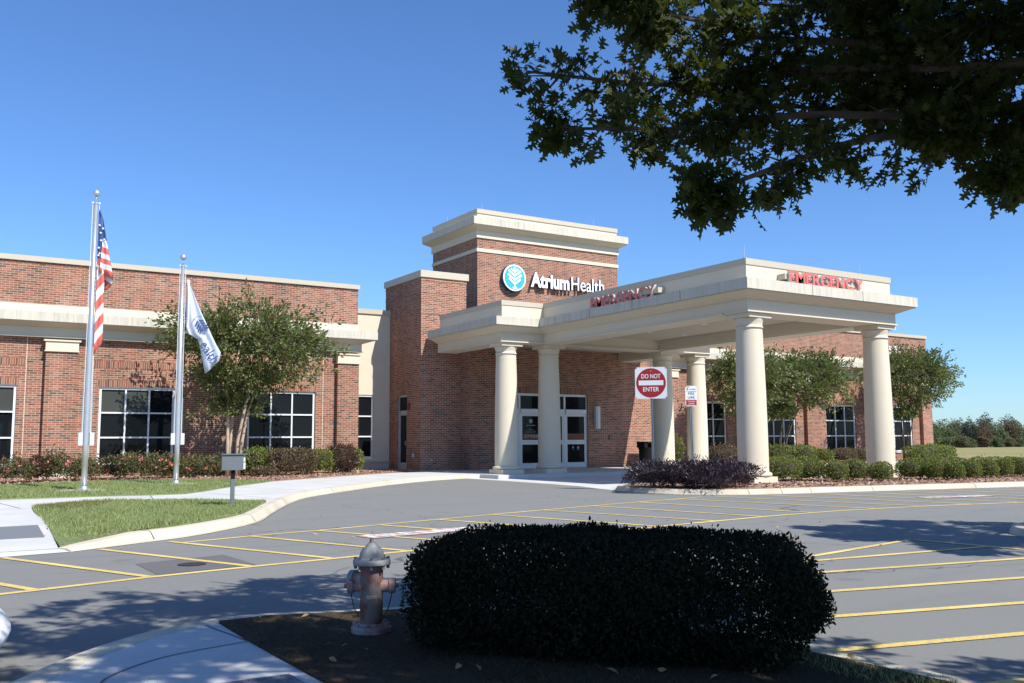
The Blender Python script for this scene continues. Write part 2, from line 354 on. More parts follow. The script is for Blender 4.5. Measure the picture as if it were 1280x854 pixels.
# ------------------------------------------------------------------ foliage
LEAF = np.array([(0, 0), (.22, .35), (.2, .65), (0, 1), (-.2, .65), (-.22, .35)])
DIAM = np.array([(0, 0), (.28, .5), (0, 1), (-.28, .5)])
OAKL = np.array([(0, 0), (.05, .17), (.24, .13), (.10, .30), (.36, .38), (.44, .47), (.11, .49), (.30, .66), (.33, .78), (.08, .73), (.07, 1.0), (-.09, .86), (-.26, .84), (-.12, .64), (-.42, .58), (-.40, .48), (-.09, .43), (-.29, .27), (-.20, .20), (-.04, .17)])
BLADE = np.array([(-.04, 0), (.04, 0), (.02, 1.0)])
def leaves(pos, axis, size, tmpl, face=None, curl=.0):
    """mesh of N leaf outlines; axis = long direction (N,3); face = preferred normal (N,3)"""
    N = len(pos); k = len(tmpl)
    a = axis/np.linalg.norm(axis, axis=1, keepdims=True)
    f = rng.normal(size=(N, 3)) if face is None else face+rng.normal(size=(N, 3))*.45
    s = np.cross(a, f); s /= np.linalg.norm(s, axis=1, keepdims=True)+1e-9
    n = np.cross(s, a)
    sz = np.asarray(size).reshape(-1, 1, 1)
    V = pos[:, None, :]+sz*(s[:, None, :]*tmpl[None, :, 0:1]+a[:, None, :]*tmpl[None, :, 1:2]+n[:, None, :]*(curl*(np.abs(tmpl[None, :, 0:1])*1.5-tmpl[None, :, 1:2]**2*.6)))
    me = bpy.data.meshes.new('leaves')
    me.vertices.add(N*k); me.vertices.foreach_set('co', V.reshape(-1).astype(np.float32))
    me.loops.add(N*k); me.loops.foreach_set('vertex_index', np.arange(N*k, dtype=np.int32))
    me.polygons.add(N); me.polygons.foreach_set('loop_start', np.arange(0, N*k, k, dtype=np.int32)); me.polygons.foreach_set('loop_total', np.full(N, k, dtype=np.int32))
    me.update(calc_edges=True); return me
def unit(n):
    v = rng.normal(size=(n, 3)); return v/np.linalg.norm(v, axis=1, keepdims=True)
def superball(n, p=2.6, inner=.8, zmin=-.75):
    """points in the outer shell of a rounded box, with their outward directions"""
    d = unit(n*2); d = d[d[:, 2] > zmin][:n]
    r = 1/((np.abs(d)**p).sum(1))**(1/p)
    rr = (inner+(1-inner)*rng.random(len(d))**.6)
    return d*(r*rr)[:, None], d
def lumps(pts, amp, freq, seed):
    g = np.random.default_rng(seed); k = g.normal(size=(5, 3))*freq; ph = g.random(5)*6.28
    return 1+amp*np.sin(pts@k.T+ph).sum(1)/2.2
def shrub(root, rad, n, lsize, leafm, p=2.6, inner=.72, amp=.10, core=True, tmpl=LEAF, sprig=0, seed=1, name='foliage', upb=.35):
    """leafy shrub in the local frame of root: dark twiggy core, outer leaf shell with lumps and stray sprigs"""
    rad = np.array(rad)
    if core:
        bm = BM(); bmesh.ops.create_icosphere(bm, subdivisions=3, radius=1)
        for v in bm.verts:
            c = np.array(v.co); r = 1/((np.abs(c)**p).sum())**(1/p)*(inner-.06)*lumps(c[None], amp, 3.2, seed)[0]
            v.co = Vector(c*r*rad+np.array((0, 0, rad[2]*.95)))
            if v.co.z < 0: v.co.z = 0
        obj('twigs', bm, M['twig'], root, True)
    P, d = superball(n, p, inner)
    P = P*lumps(d, amp, 3.2, seed)[:, None]*rad+np.array((0, 0, rad[2]*.95)); P[:, 2] = np.maximum(P[:, 2], .02)
    if sprig:
        k = rng.integers(0, len(P), sprig); t = rng.random((sprig, 1))
        q = P[k]+d[k]*t*rad.min()*.35+np.array((0, 0, 1))*t*rad.min()*.2
        P = np.vstack([P, q]); d = np.vstack([d, d[k]])
    ax = d*.6+unit(len(P))*.7+np.array((0, 0, upb))
    me = leaves(P, ax, lsize*(.7+.6*rng.random(len(P))), tmpl, d)
    return link(name, me, leafm, root, True)
def sprays(starts, ends, per, spread):
    """points and directions along curved twigs from starts to ends"""
    n = len(starts); t = .25+.75*rng.random((n, per, 1))
    v = (ends-starts)[:, None, :]; P = starts[:, None, :]+v*t
    P[:, :, 2] -= (np.linalg.norm(v, axis=2)*.12*(t[:, :, 0]**2))
    L = np.linalg.norm(v, axis=2, keepdims=True)
    off = rng.normal(size=P.shape)*spread*(1.15-t*.7)
    ax = off/np.maximum(spread, 1e-6)+v/L*1.3
    return (P+off).reshape(-1, 3), ax.reshape(-1, 3)
def grass(poly, n, h, z, name, mat, lean=.35, wr=.12):
    P = np.array(poly); lo, hi = P.min(0), P.max(0)
    q = lo+(hi-lo)*rng.random((n*3, 2)); ins = np.zeros(len(q), bool)
    for i in range(len(P)):
        a, b = P[i], P[(i+1) % len(P)]
        cnd = (a[1] > q[:, 1]) != (b[1] > q[:, 1])
        xi = (b[0]-a[0])*(q[:, 1]-a[1])/(b[1]-a[1]+1e-12)+a[0]
        ins ^= cnd & (q[:, 0] < xi)
    q = q[ins][:n]
    pos = np.column_stack([q, np.full(len(q), z)]); ax = np.column_stack([rng.normal(size=(len(q), 2))*lean, np.ones(len(q))])
    hv = h*(.5+.9*rng.random(len(q)))*(1+.25*np.sin(q[:, 0]*2.1+1)*np.sin(q[:, 1]*1.7))
    me = leaves(pos, ax, hv, np.array([(-wr, 0), (wr, 0), (wr*.3, 1.0)]))
    o = link(name, me, mat); o['kind'] = 'stuff'; return o

# ================================================================== SETTING
# one ground sheet to the horizon: dry field that dips gently towards the far tree line
bm = BM(); gx = [-900, -300, -120, -60, -20, 20, 60, 100, 150, 200, 250, 300, 360, 500, 900]; gy = [-600, -200, -60, 0, 45, 70, 100, 140, 180, 230, 320, 600, 1500]
def gz(x, y):
    t = max(0, min(1, (y-60)/110)); return -.06-1.5*t*t*(3-2*t)
gv = [[bm.verts.new((x, y, gz(x, y))) for x in gx] for y in gy]
for j in range(len(gy)-1):
    for i in range(len(gx)-1): bm.faces.new((gv[j][i], gv[j][i+1], gv[j+1][i+1], gv[j+1][i]))
structure('ground', bm, M['field'])
bm = BM(); sheet(bm, [(-45, -40), (95, -40), (95, 38), (-45, 38)], 0); structure('road', bm, M['asphalt'])

KL = smoothline([(1.78, 14.30), (2.82, 14.95), (3.84, 15.68), (5.26, 17.37), (6.35, 19.69), (7.6, 22.3), (8.88, 24.45), (11.02, 26.85), (13.39, 29.3), (16.12, 31.5), (18.3, 32.6)], 5)
inner = offset(KL, .24)
# raised concrete slab (sidewalks) inside the kerb, up to the building, and the ramp down to the road
bm = BM()
prism(bm, [(-30, 17.3), (-12, 17.3), (-2, 17.3), (0.9, 17.3), (1.74, 17.3), (1.95, 20.5), (4.0, 20.0)]+inner[16:]+[(18.4, 32.9), (21.05, 32.3), (21.05, 42.5), (-30, 42.5)], -.05, .148)
structure('sidewalk', bm, M['walk'])
bm = BM(); kerb(bm, KL, .29, .15, .09, 1, 5); structure('kerb', bm, M['kerb'])
bm = BM()
rows = [[bm.verts.new((x, y, z)) for x, y in r] for z, r in ((.006, [(-12, 13.3), (-2, 13.75), (0.9, 14.12), (1.76, 14.28)]), (.03, [(-12, 13.6), (-2, 14.07), (0.9, 14.44), (1.64, 14.58)]), (.152, [(-12, 17.32), (-2, 17.32), (0.9, 17.32), (1.76, 17.32)]))]
for a, b in zip(rows, rows[1:]):
    for i in range(3): bm.faces.new((a[i], a[i+1], b[i+1], b[i]))
structure('sidewalk', bm, M['walk'])
bm = BM(); prism(bm, [(-2.5, 15.66), (1.58, 15.78), (1.62, 17.28), (-2.5, 17.1)], -.03, .008)
for v in bm.verts: v.co.z += .03+(v.co.y-14.44)*.0424
structure('tactile_paving', bm, M['tactile'])
# dark joints in the concrete
bm = BM()
for a, b in (((1.66, 14.56), (-8, 13.72)), ((1.72, 21.9), (1.3, 25.5)), ((4.55, 22.9), (4.9, 25.2)), ((7.1, 22.2), (6.3, 25.9)), ((9.1, 25.0), (7.9, 28.3)), ((11.3, 27.6), (9.9, 30.6)), ((13.7, 30.0), (12.4, 32.6)), ((16.2, 32.1), (15.1, 34.7))):
    z = .152 if b[1] > 20 else .034
    ribbon(bm, [a, b], .018, z)
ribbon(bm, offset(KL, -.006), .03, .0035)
structure('joint', bm, M['joint'])
bm = BM()
for k in range(6, len(KL)-2, 9):
    a, b = Vector((*KL[k], 0)), Vector((*offset(KL, .29)[k], 0))
    v = [a+(b-a)*.02+Vector((0, 0, .035)), a+(b-a)*.32+Vector((0, 0, .142)), a+(b-a)*.45+Vector((0, 0, .156)), b+Vector((0, 0, .158))]
    d = Vector(KL[k+1]).to_3d()-a; d = d.normalized()*.009
    for p, q in zip(v, v[1:]): bm.faces.new([bm.verts.new(x) for x in (p-d, p+d, q+d, q-d)])
structure('joint', bm, M['joint'])

# lawns and mulch beds on the left
LAWN1 = [(1.66, 14.0+.55), (2.0, 14.72), (2.72, 15.2), (3.7, 15.95), (4.2, 16.55), (5.02, 17.55), (5.6, 18.75), (6.08, 19.85), (6.5, 20.75), (6.62, 21.2), (6.2, 21.55), (5.43, 22.35), (4.6, 22.95), (3.89, 23.3), (3.2, 23.2), (2.55, 22.75), (1.93, 21.96), (1.86, 20.67)]
LAWN2 = [(-12, 25.6), (1.56, 25.49), (3.75, 25.43), (5.0, 25.2), (5.75, 25.25), (6.6, 26.4), (7.28, 27.58), (8.2, 28.9), (9.3, 30.35), (10.0, 31.4), (9.6, 32.4), (8.6, 34.0), (7.19, 34.9), (5.3, 35.0), (3.46, 34.2), (2.02, 33.3), (-12, 33.0)]
for P in (LAWN1, LAWN2):
    bm = BM(); prism(bm, P, .0, .172)
    for v in bm.verts:
        if v.co.y < 15.4 and v.co.z > .1: v.co.z = .05+(v.co.y-14.5)*.13
    structure('lawn', bm, M['lawn'])
BED = [(-12, 33.0), (2.02, 33.3), (3.46, 34.2), (5.3, 35.0), (7.19, 34.9), (8.6, 34.0), (9.6, 32.4), (10.0, 31.4), (11.2, 32.4), (13.4, 34.1), (16.48, 36.2), (18.6, 37.5), (19.0, 38.2), (19.0, 41.6), (-12, 41.6)]
bm = BM(); prism(bm, BED, .1, .168); structure('mulch_bed', bm, M['mulch'])
# island on the right: kerb, mulch, lawn beyond
KR = smoothline([(31.5, 22.2), (24, 22.6), (19.2, 22.9), (17.6, 22.3), (17.05, 20.9), (17.35, 19.4), (18.35, 18.35), (19.9, 17.85), (22.09, 17.45), (28.6, 16.15), (42, 13.5), (60, 10.2), (92, 4.6)], 5)
bm = BM(); kerb(bm, KR, .30, .15, .09); structure('kerb', bm, M['kerb'])
bm = BM(); prism(bm, [(31.5, 22.0)]+offset(KR, .26)[1:]+[(92, 14), (60, 21.2), (45, 24.0), (36, 24.0)], -.05, .156); structure('mulch_bed', bm, M['mulch'])
bm = BM()
for k in range(14, len(KR)-2, 3):
    for t in ((0,) if k < 50 else (0, .35, .7)):
        a = Vector((*KR[k], 0)).lerp(Vector((*KR[k+1], 0)), t); d = (Vector((*KR[k+1], 0))-Vector((*KR[k], 0))).normalized(); q = Vector((-d.y, d.x, 0)); d = d*.006
        v = [a+Vector((0, 0, .033)), a+q*.094+Vector((0, 0, .142)), a+q*.13+Vector((0, 0, .155)), a+q*.30+Vector((0, 0, .158))]
        for p_, q_ in zip(v, v[1:]): bm.faces.new([bm.verts.new(x) for x in (p_-d, p_+d, q_+d, q_-d)])
structure('joint', bm, M['joint'])
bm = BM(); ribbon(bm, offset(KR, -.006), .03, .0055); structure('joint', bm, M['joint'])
# concrete drive under the canopy, entrance walk, walk along the right wing
bm = BM(); sheet(bm, [(18.25, 33.2), (18.3, 27.7), (18.1, 24.75), (17.45, 22.3), (19, 22.95), (24, 22.7), (36, 22.0), (40, 33.2)], .004); structure('drive', bm, M['walk'])
bm = BM(); prism(bm, [(19.0, 31.35), (31.5, 31.2), (31.5, 37.5), (19.0, 38.4)], -.05, .152); structure('entrance_walk', bm, M['walk'])
bm = BM(); prism(bm, [(31.5, 31.0), (62, 31.0), (62, 34.6), (31.5, 35.4)], -.05, .150); structure('sidewalk', bm, M['walk'])
bm = BM(); prism(bm, [(31.5, 35.4), (62, 34.6), (62, 41), (31.5, 41)], -.05, .154); structure('mulch_bed', bm, M['mulch'])
bm = BM(); prism(bm, [(62, 21.0), (92, 14.2), (130, 12), (130, 26), (62, 40)], -.1, .1); structure('lawn', bm, M['lawn'])
bm = BM(); prism(bm, [(40, 24.2), (60, 21.3), (61.9, 21.0), (61.9, 30.9), (40, 30.9)], -.1, .12); structure('lawn', bm, M['lawn'])

# foreground island: kerb, sidewalk with tactile pad, soil
KF = smoothline([(-1.6, 1.0), (-.6, 4.4), (.1, 5.8), (.67, 6.69), (1.01, 7.1), (1.42, 7.46), (1.92, 7.70), (2.4, 7.72), (3.01, 7.50), (3.62, 7.30), (4.25, 6.8), (4.8, 6.0), (5.12, 5.0), (5.22, 4.1), (5.26, 3.2), (5.3, 1.5), (5.35, -6)], 5)
bm = BM(); kerb(bm, KF[::-1], .26, .11, .04); structure('kerb', bm, M['kerb'])
bm = BM(); ribbon(bm, offset(KF, .008), .035, .0045); structure('joint', bm, M['joint'])  # dark ribbon painted as the shade line along the kerb's outer face
bm = BM(); prism(bm, offset(KF, -.22)[:30]+[(1.985, 7.47), (1.985, 6.61), (2.01, 5.63), (2.05, 4.6), (2.1, -6), (-2, -6)], -.05, .108); structure('sidewalk', bm, M['walk'])
ISL = [(1.99, 7.46), (2.4, 7.48), (2.97, 7.27), (3.5, 7.1), (4.1, 6.6), (4.58, 5.88), (4.88, 4.95), (4.97, 4.1), (5.01, 3.2), (5.05, 1.5), (5.1, -6), (2.1, -6), (2.05, 4.6), (2.01, 5.63), (1.985, 6.61)]
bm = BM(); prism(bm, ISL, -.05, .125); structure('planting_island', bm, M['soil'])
bm = BM(); prism(bm, [(.95, 5.62), (1.92, 5.60), (1.945, 4.6), (.98, 4.6)], .1, .114)
for i in range(14):
    for j in range(13): box(bm, 1.0+i*.066, 1.03+i*.066, 4.7+j*.07, 4.73+j*.07, .113, .119)
structure('tactile_paving', bm, M['tactile'])
bm = BM(); P = smoothline([(.62, 5.0), (.88, 5.84), (1.02, 6.16), (1.40, 6.49), (1.98, 6.66)], 5); ribbon(bm, P, .014, .112); ribbon(bm, [(1.86, 7.5), (1.99, 6.62)], .012, .112); structure('joint', bm, M['joint'])
# small island at the right edge with the street tree
KT = smoothline([(17.3, 8.3), (16.1, 8.56), (15.2, 8.72), (14.6, 8.5), (14.25, 8.0), (14.15, 7.3), (14.1, 5.5), (14.1, 2), (14.1, -4)], 5)
bm = BM(); kerb(bm, KT, .26, .13, .05); structure('kerb', bm, M['kerb'])
bm = BM(); prism(bm, offset(KT, .22)+[(17.3, -4)], -.05, .14); structure('planting_island', bm, M['soil'])

# painted lines, patch, manhole, stencilled words
bm = BM(); w = .105
A = [(3.35, 14.62), (4.45, 14.98), (5.66, 15.27), (6.96, 15.63), (8.36, 16.05), (9.80, 16.46), (11.31, 16.87), (12.97, 17.28), (14.62, 17.66), (16.1, 17.95), (17.3, 18.25)]
B = [(-6, 9.3), (0.70, 10.72), (1.01, 10.80), (2.18, 11.12), (3.46, 11.36), (4.49, 11.52), (5.56, 11.70), (8.3, 12.2), (11.04, 12.56), (14.02, 12.95), (16.27, 13.08), (19, 12.85), (21.79, 12.30), (30, 10.6), (45, 7.5), (80, 0)]
ribbon(bm, A, .1, .006); ribbon(bm, B, .12, .006)
for a, b in (((-.3, 14.0), (1.01, 10.83)), ((0.92, 14.06), (2.18, 11.16)), ((2.14, 14.39), (3.4, 11.38)), ((3.19, 14.86), (4.49, 11.55)), ((4.45, 14.95), (5.64, 11.75)), ((5.66, 15.25), (6.9, 12.0)), ((6.96, 15.6), (8.15, 12.2)), ((8.36, 16.0), (9.5, 12.4)),
             ((9.80, 16.43), (10.85, 12.58)), ((11.31, 16.85), (12.40, 12.78)), ((12.97, 17.25), (13.85, 12.95)), ((14.62, 17.62), (15.4, 13.05))):
    ribbon(bm, [a, b], w, .008)
for k in range(12):
    x = 16.6+k*1.45; ribbon(bm, [(x-.35, 18.35-.19*(x-17) if x > 17.6 else 17.9), (x+.75, 13.05-max(0, .2*(x-17.6)))], w, .008)
for a, b in (((5.2, 4.64), (9.6, 3.55)), ((6.2, 5.5), (10.4, 4.42)), ((7.3, 6.36), (11.4, 5.45)), ((8.3, 7.28), (12.6, 6.46)), ((9.0, 7.98), (12.55, 7.62)), ((9.4, 8.2), (12.48, 8.77)), ((5.5, 3.44), (8.6, 2.7)), ((12.48, 8.77), (12.72, 6.0))):
    ribbon(bm, [a, b], w, .007)
structure('road_marking', bm, M['yellow'])
bm = BM(); sheet(bm, [(2.27, 12.42), (3.44, 12.76), (3.5, 11.5), (2.30, 11.25)], .004); structure('asphalt_patch', bm, M['patch'])
bm = BM(); lathe(bm, [(.16, .004), (.17, .012), (.13, .013), (.12, .010)], 2.84, 11.95, 24); structure('manhole_cover', bm, M['dark'])
for (x, y, ang, L, H) in ((7.0, 13.92, R(9), 2.15, .42), (22.5, 14.45, R(-11), 2.1, .45)):
    bm = BM(); c, s = math.cos(ang), math.sin(ang)
    sheet(bm, [(x+c*a-s*b, y+s*a+c*b) for a, b in ((-L/2-.06, -H/2-.05), (L/2+.06, -H/2-.05), (L/2+.06, H/2+.05), (-L/2-.06, H/2+.05))], .010)
    structure('road_marking', bm, M['redp'])
    me = fit_text('FIRE LANE', frame4((x, y, .014), (c, s, 0), (-s, c, 0)), L, H, 0, .03); o = link('road_marking', me, M['whitep']); o['kind'] = 'structure'

# grass blades
grass(LAWN1, 26000, .055, .17, 'grass', M['grass'])
grass([p if p[0] > 0 else (-1.5, p[1]) for p in LAWN2], 36000, .06, .17, 'grass', M['grass'], wr=.16)
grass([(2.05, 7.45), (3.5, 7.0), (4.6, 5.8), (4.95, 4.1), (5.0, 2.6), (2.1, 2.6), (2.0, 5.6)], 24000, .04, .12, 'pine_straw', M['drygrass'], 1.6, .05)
grass([(4.6, 4.8), (4.95, 4.1), (5.0, 2.6), (4.6, 2.6)], 900, .05, .12, 'grass', M['grass'], .6, .05)
grass([(1.92, 20.8), (2.0, 22.0), (2.7, 22.7), (3.6, 22.6), (3.2, 21.6), (2.5, 20.6)], 3200, .055, .172, 'grass', M['strawgrass'], .5, .14)
grass([(1.8, 14.9), (2.6, 15.3), (3.7, 16.1), (4.9, 17.6), (4.6, 17.7), (3.4, 16.5), (2.4, 15.8), (1.8, 15.6)], 2200, .05, .15, 'grass', M['strawgrass'], .7, .14)
# bark chips and fallen leaves
def chips_on(poly, n, z):
    P = np.array(poly); lo, hi = P.min(0), P.max(0); q = lo+(hi-lo)*rng.random((n*4, 2)); ins = np.zeros(len(q), bool)
    for i in range(len(P)):
        a, b = P[i], P[(i+1) % len(P)]; ins ^= ((a[1] > q[:, 1]) != (b[1] > q[:, 1])) & (q[:, 0] < (b[0]-a[0])*(q[:, 1]-a[1])/(b[1]-a[1]+1e-12)+a[0])
    q = q[ins][:n]; n = len(q); ax = np.column_stack([rng.normal(size=(n, 2)), rng.normal(size=n)*.35])
    o = link('mulch_chips', leaves(np.column_stack([q, np.full(n, z)]), ax, .09*(.5+rng.random(n)), DIAM, np.tile((0, 0, 1.0), (n, 1))), M['chips']); o['kind'] = 'stuff'
chips_on([(17.6, 19.2), (18.6, 18.5), (20, 18.2), (22.2, 17.8), (28.7, 16.5), (42, 13.9), (42, 17), (29, 21), (18, 22)], 9000, .162)
chips_on([(2, 33.4), (3.4, 34.3), (5.3, 35.1), (7.2, 35), (8.6, 34.1), (10, 31.6), (13.4, 34.3), (16.5, 36.4), (18.7, 38), (18.7, 39), (2, 38)], 6000, .174)
q = [(rng.uniform(-2, 14), rng.uniform(7.5, 16)) for _ in range(45)]+[(rng.uniform(2, 6), rng.uniform(15.5, 22)) for _ in range(16)]+[(rng.uniform(2.1, 5), rng.uniform(3.5, 7.3)) for _ in range(60)]
pz = np.array([(x, y, .02 if y > 7.4 and not (x < 6.2 and y > 15.4) else (.20 if y > 15 else .15)) for x, y in q])
o = link('fallen_leaves', leaves(pz, np.column_stack([rng.normal(size=(len(pz), 2)), rng.normal(size=len(pz))*.15]), .07*(.6+.8*rng.random(len(pz))), LEAF, np.tile((0, 0, 1.0), (len(pz), 1)), .3), M['deadleaf']); o['kind'] = 'stuff'

# ================================================================== BUILDING
HB = thing('hospital_building', (25.2, 39.6, 0), 'long red brick emergency hospital with cream bands and a tall square entrance tower', 'building')
YW = 39.6
def disc(bm, x, z, r, y0, y1, n=56):
    a = [bm.verts.new((x+r*math.cos(2*math.pi*i/n), y0, z+r*math.sin(2*math.pi*i/n))) for i in range(n)]; b = [bm.verts.new((v.co.x, y1, v.co.z)) for v in a]
    for i in range(n): bm.faces.new((a[i], a[(i+1) % n], b[(i+1) % n], b[i]))
    bm.faces.new(a[::-1]); bm.faces.new(b)
def bobj(name, bm, mat, parent=None, smooth=False): return obj(name, bm, mat, parent or HB, smooth=smooth)
SOLD = BM()
def window(x0, x1, z0, z1, y, cols, rows, blind=(), vert=None, name='window'):
    """white frame with its grid of glazing bars; the panes are one sub-part"""
    bm = BM(); f = .085; b = .062; yf, yb = y+.05, y+.14
    box(bm, x0, x1, yf, yb, z0, z0+f); box(bm, x0, x1, yf, yb, z1-f, z1)
    box(bm, x0, x0+f, yf, yb, z0+f, z1-f); box(bm, x1-f, x1, yf, yb, z0+f, z1-f)
    xs = [x0+f+(x1-x0-2*f)*i/cols for i in range(cols+1)]; zs = vert or [z0+f+(z1-z0-2*f)*j/rows for j in range(rows+1)]
    for x in xs[1:-1]: box(bm, x-b/2, x+b/2, yf+.006, yb-.006, z0+f, z1-f)
    for z in zs[1:-1]:
        for a, c in zip(xs, xs[1:]): box(bm, a+(b/2 if a != xs[0] else 0), c-(b/2 if c != xs[-1] else 0), yf+.003, yb-.003, z-b/2, z+b/2)
    fr = bobj(name, bm, M['frame'])
    bm = BM()
    for i in range(cols):
        for j in range(rows):
            bm.faces.new([bm.verts.new(p) for p in ((xs[i], yb-.02, zs[j]), (xs[i+1], yb-.02, zs[j]), (xs[i+1], yb-.02, zs[j+1]), (xs[i], yb-.02, zs[j+1]))]).material_index = 1 if (i, j) in blind else 0
    obj('pane', bm, [M['glass'], M['blind']], fr)
    return fr
def capital(x0, x1, y):
    bm = BM(); box(bm, x0-.02, x1+.02, y-.05, y+.2, 5.02, 5.36); box(bm, x0-.09, x1+.09, y-.10, y+.2, 5.365, 5.43); box(bm, x0-.05, x1+.05, y-.07, y+.2, 4.975, 5.015)
    bobj('pilaster_capital', bm, M['cream'])
def cornice(x0, x1, yw, right_end=True, left_end=False):
    """cream band, streaked projecting slab, coved soffit, frieze and fillet along a wing"""
    e = .74; xr = x1+(e-.06 if right_end else 0); xl = x0-(e-.06 if left_end else 0)
    bm = BM(); box(bm, x0-.02 if left_end else x0, x1+.02 if right_end else x1, yw-.06, yw+.3, 6.43, 6.795); bobj('cream_band', bm, M['cream'])
    bm = BM(); box(bm, xl, xr, yw-e, yw+.3, 6.075, 6.43); bobj('cornice', bm, M['fascia'])
    bm = BM(); r = xr-.04 if right_end else x1; l = xl+.04 if left_end else x0; r2 = x1+.14 if right_end else x1; l2 = x0-.14 if left_end else x0
    box(bm, l, r, yw-e+.04, yw+.3, 6.045, 6.072)
    v = [bm.verts.new(p) for p in ((l+.06, yw-e+.1, 6.043), (r-.06, yw-e+.1, 6.043), (r2, yw-.22, 5.90), (l2, yw-.22, 5.90), (r-.06, yw+.3, 6.043), (r2, yw+.3, 5.90), (l+.06, yw+.3, 6.043), (l2, yw+.3, 5.90))]
    for f in ((0, 1, 2, 3), (1, 4, 5, 2), (6, 0, 3, 7), (3, 2, 5, 7)): bm.faces.new([v[i] for i in f])
    box(bm, l2+.01, r2-.01, yw-.2, yw+.3, 5.56, 5.899); box(bm, l2-.03, r2+.03, yw-.245, yw+.3, 5.515, 5.555)
    bobj('cornice_frieze', bm, M['cream'])
def wing(x0, x1, wins, pils, yb, blinds, right_end, left_end, joints=()):
    bm = BM(); H = [(a, b, .62, 3.68) for a, b in wins]
    wall(bm, 'y', YW, x0, x1, 0, 5.6, H, .16); wall(bm, 'y', YW, x0, x1, 6.75, 8.45)
    wall(bm, 'y', YW, x0, x1, 5.6, 6.75)
    if right_end: wall(bm, 'x', x1, YW, yb, 0, 8.45, outward=1)
    if left_end: wall(bm, 'x', x0, YW, yb, 0, 8.45)
    bobj('brick_wall', bm, M['brick'])
    bm = BM(); box(bm, x0-(.06 if left_end else 0), x1+(.06 if right_end else 0), YW-.08, YW+.5, 8.44, 8.64)
    if right_end: box(bm, x1-.4, x1+.06, YW+.5, yb, 8.44, 8.64)
    bobj('parapet_coping', bm, M['cap'])
    bm = BM(); box(bm, x0, x1-.3, YW+.3, yb, 7.6, 7.7); bobj('roof', bm, M['fascia'])
    for a, b in wins:
        bm = BM(); box(bm, a-.08, b+.08, YW-.006, YW+.05, 3.685, 3.955); bobj('soldier_course', bm, M['soldier'])
        bm = BM(); box(bm, a-.26, b+.26, YW-.006, YW+.05, 4.44, 4.71); bobj('soldier_course', bm, M['soldier'])
        bm = BM(); box(bm, a-.06, b+.06, YW-.05, YW+.05, .54, .615); bobj('window_sill', bm, M['stone'])
    for k, (a, b) in enumerate(wins): window(a+.01, b-.01, .63, 3.67, YW+.02, 3, 3, blinds.get(k, ()), [.7, 1.69, 2.665, 3.59])
    for a, b in pils:
        bm = BM(); box(bm, a, b, YW-.25, YW+.05, .60, 4.98); bobj('pilaster', bm, M['brick'])
        bm = BM(); box(bm, a-.03, b+.03, YW-.29, YW+.05, .1, .53); box(bm, a-.05, b+.05, YW-.32, YW+.05, .535, .60); bobj('pilaster_base', bm, M['stone'])
        capital(a, b, YW-.25)
    for x in joints:
        bm = BM(); box(bm, x, x+.022, YW-.002, YW+.02, .2, 5.5); bobj('control_joint', bm, M['cream'])
    cornice(x0, x1, YW, right_end, left_end)
wing(-30, 16.48, [(-6.0, -3.12), (-.1, 2.78), (5.66, 8.54), (11.52, 14.52)], [(-8.05, -6.95), (3.68, 4.80), (15.45, 16.46)], 60, {1: ((0, 2), (1, 2), (2, 2), (1, 1)), 2: ((0, 2), (1, 2)), 3: ()}, True, False, (3.05, 5.35, 14.85))
wing(31.9, 59.1, [(36.75, 39.63), (42.65, 45.53), (48.34, 51.23), (54.28, 57.16)], [(34.6, 35.7), (46.3, 47.4), (58.0, 59.08)], 60, {}, True, False)
# recessed link between left wing and entrance block
bm = BM(); wall(bm, 'y', 41.65, 16.4, 19.04, .55, 7.65, [(16.9, 18.22, .68, 3.72)], .12); bobj('link_wall', bm, M['cream'])
bm = BM(); box(bm, 16.4, 19.04, 41.58, 42.1, 7.65, 7.88); bobj('parapet_coping', bm, M['cap'])
bm = BM(); box(bm, 16.4, 19.04, 41.60, 42.0, .1, .47); box(bm, 16.4, 19.04, 41.56, 42.0, .475, .55); bobj('base_course', bm, M['stone'])
window(16.92, 18.21, .69, 3.71, 41.65, 1, 3, (), [.775, 1.72, 2.69, 3.625])
bm = BM(); box(bm, 17.2, 17.75, 41.6, 41.7, 6.36, 6.5); bobj('vent_plate', bm, M['cap'])
# entrance block with the side door
bm = BM()
wall(bm, 'x', 19.04, 38.25, 42.2, 0, 9.06, [(39.68, 40.74, .15, 3.66)], .14)
wall(bm, 'y', 38.25, 19.04, 21.42, 0, 9.06); wall(bm, 'x', 21.42, 38.25, 42.2, 0, 9.06, outward=1); wall(bm, 'y', 42.2, 19.04, 21.42, 7, 9.06, outward=1)
bobj('brick_block', bm, M['brick'])
bm = BM()
for z in (8.35, 7.35): box(bm, 19.025, 21.435, 38.235, 42.2, z, z+.085)
for z in (8.9,): box(bm, 19.02, 21.44, 38.23, 42.21, z, z+.085)
bobj('corbel_course', bm, M['brick'])
bm = BM(); box(bm, 18.97, 21.52, 38.17, 42.28, 9.065, 9.38); bobj('parapet_coping', bm, M['cap'])
bm = BM(); f = .09
for (a, b, c, d) in ((39.68, 39.77, .15, 3.66), (40.65, 40.74, .15, 3.66), (39.77, 40.65, 3.57, 3.66), (39.77, 40.65, 2.82, 2.92)): box(bm, 19.10, 19.2, a, b, c, d)
dr = bobj('side_door', bm, M['alum'])
bm = BM(); box(bm, 19.12, 19.17, 39.775, 39.87, .16, 2.815); box(bm, 19.12, 19.17, 40.55, 40.645, .16, 2.815); box(bm, 19.12, 19.17, 39.872, 40.548, .16, .48); box(bm, 19.12, 19.17, 39.872, 40.548, 2.70, 2.815); obj('door_leaf', bm, M['alum'], dr)
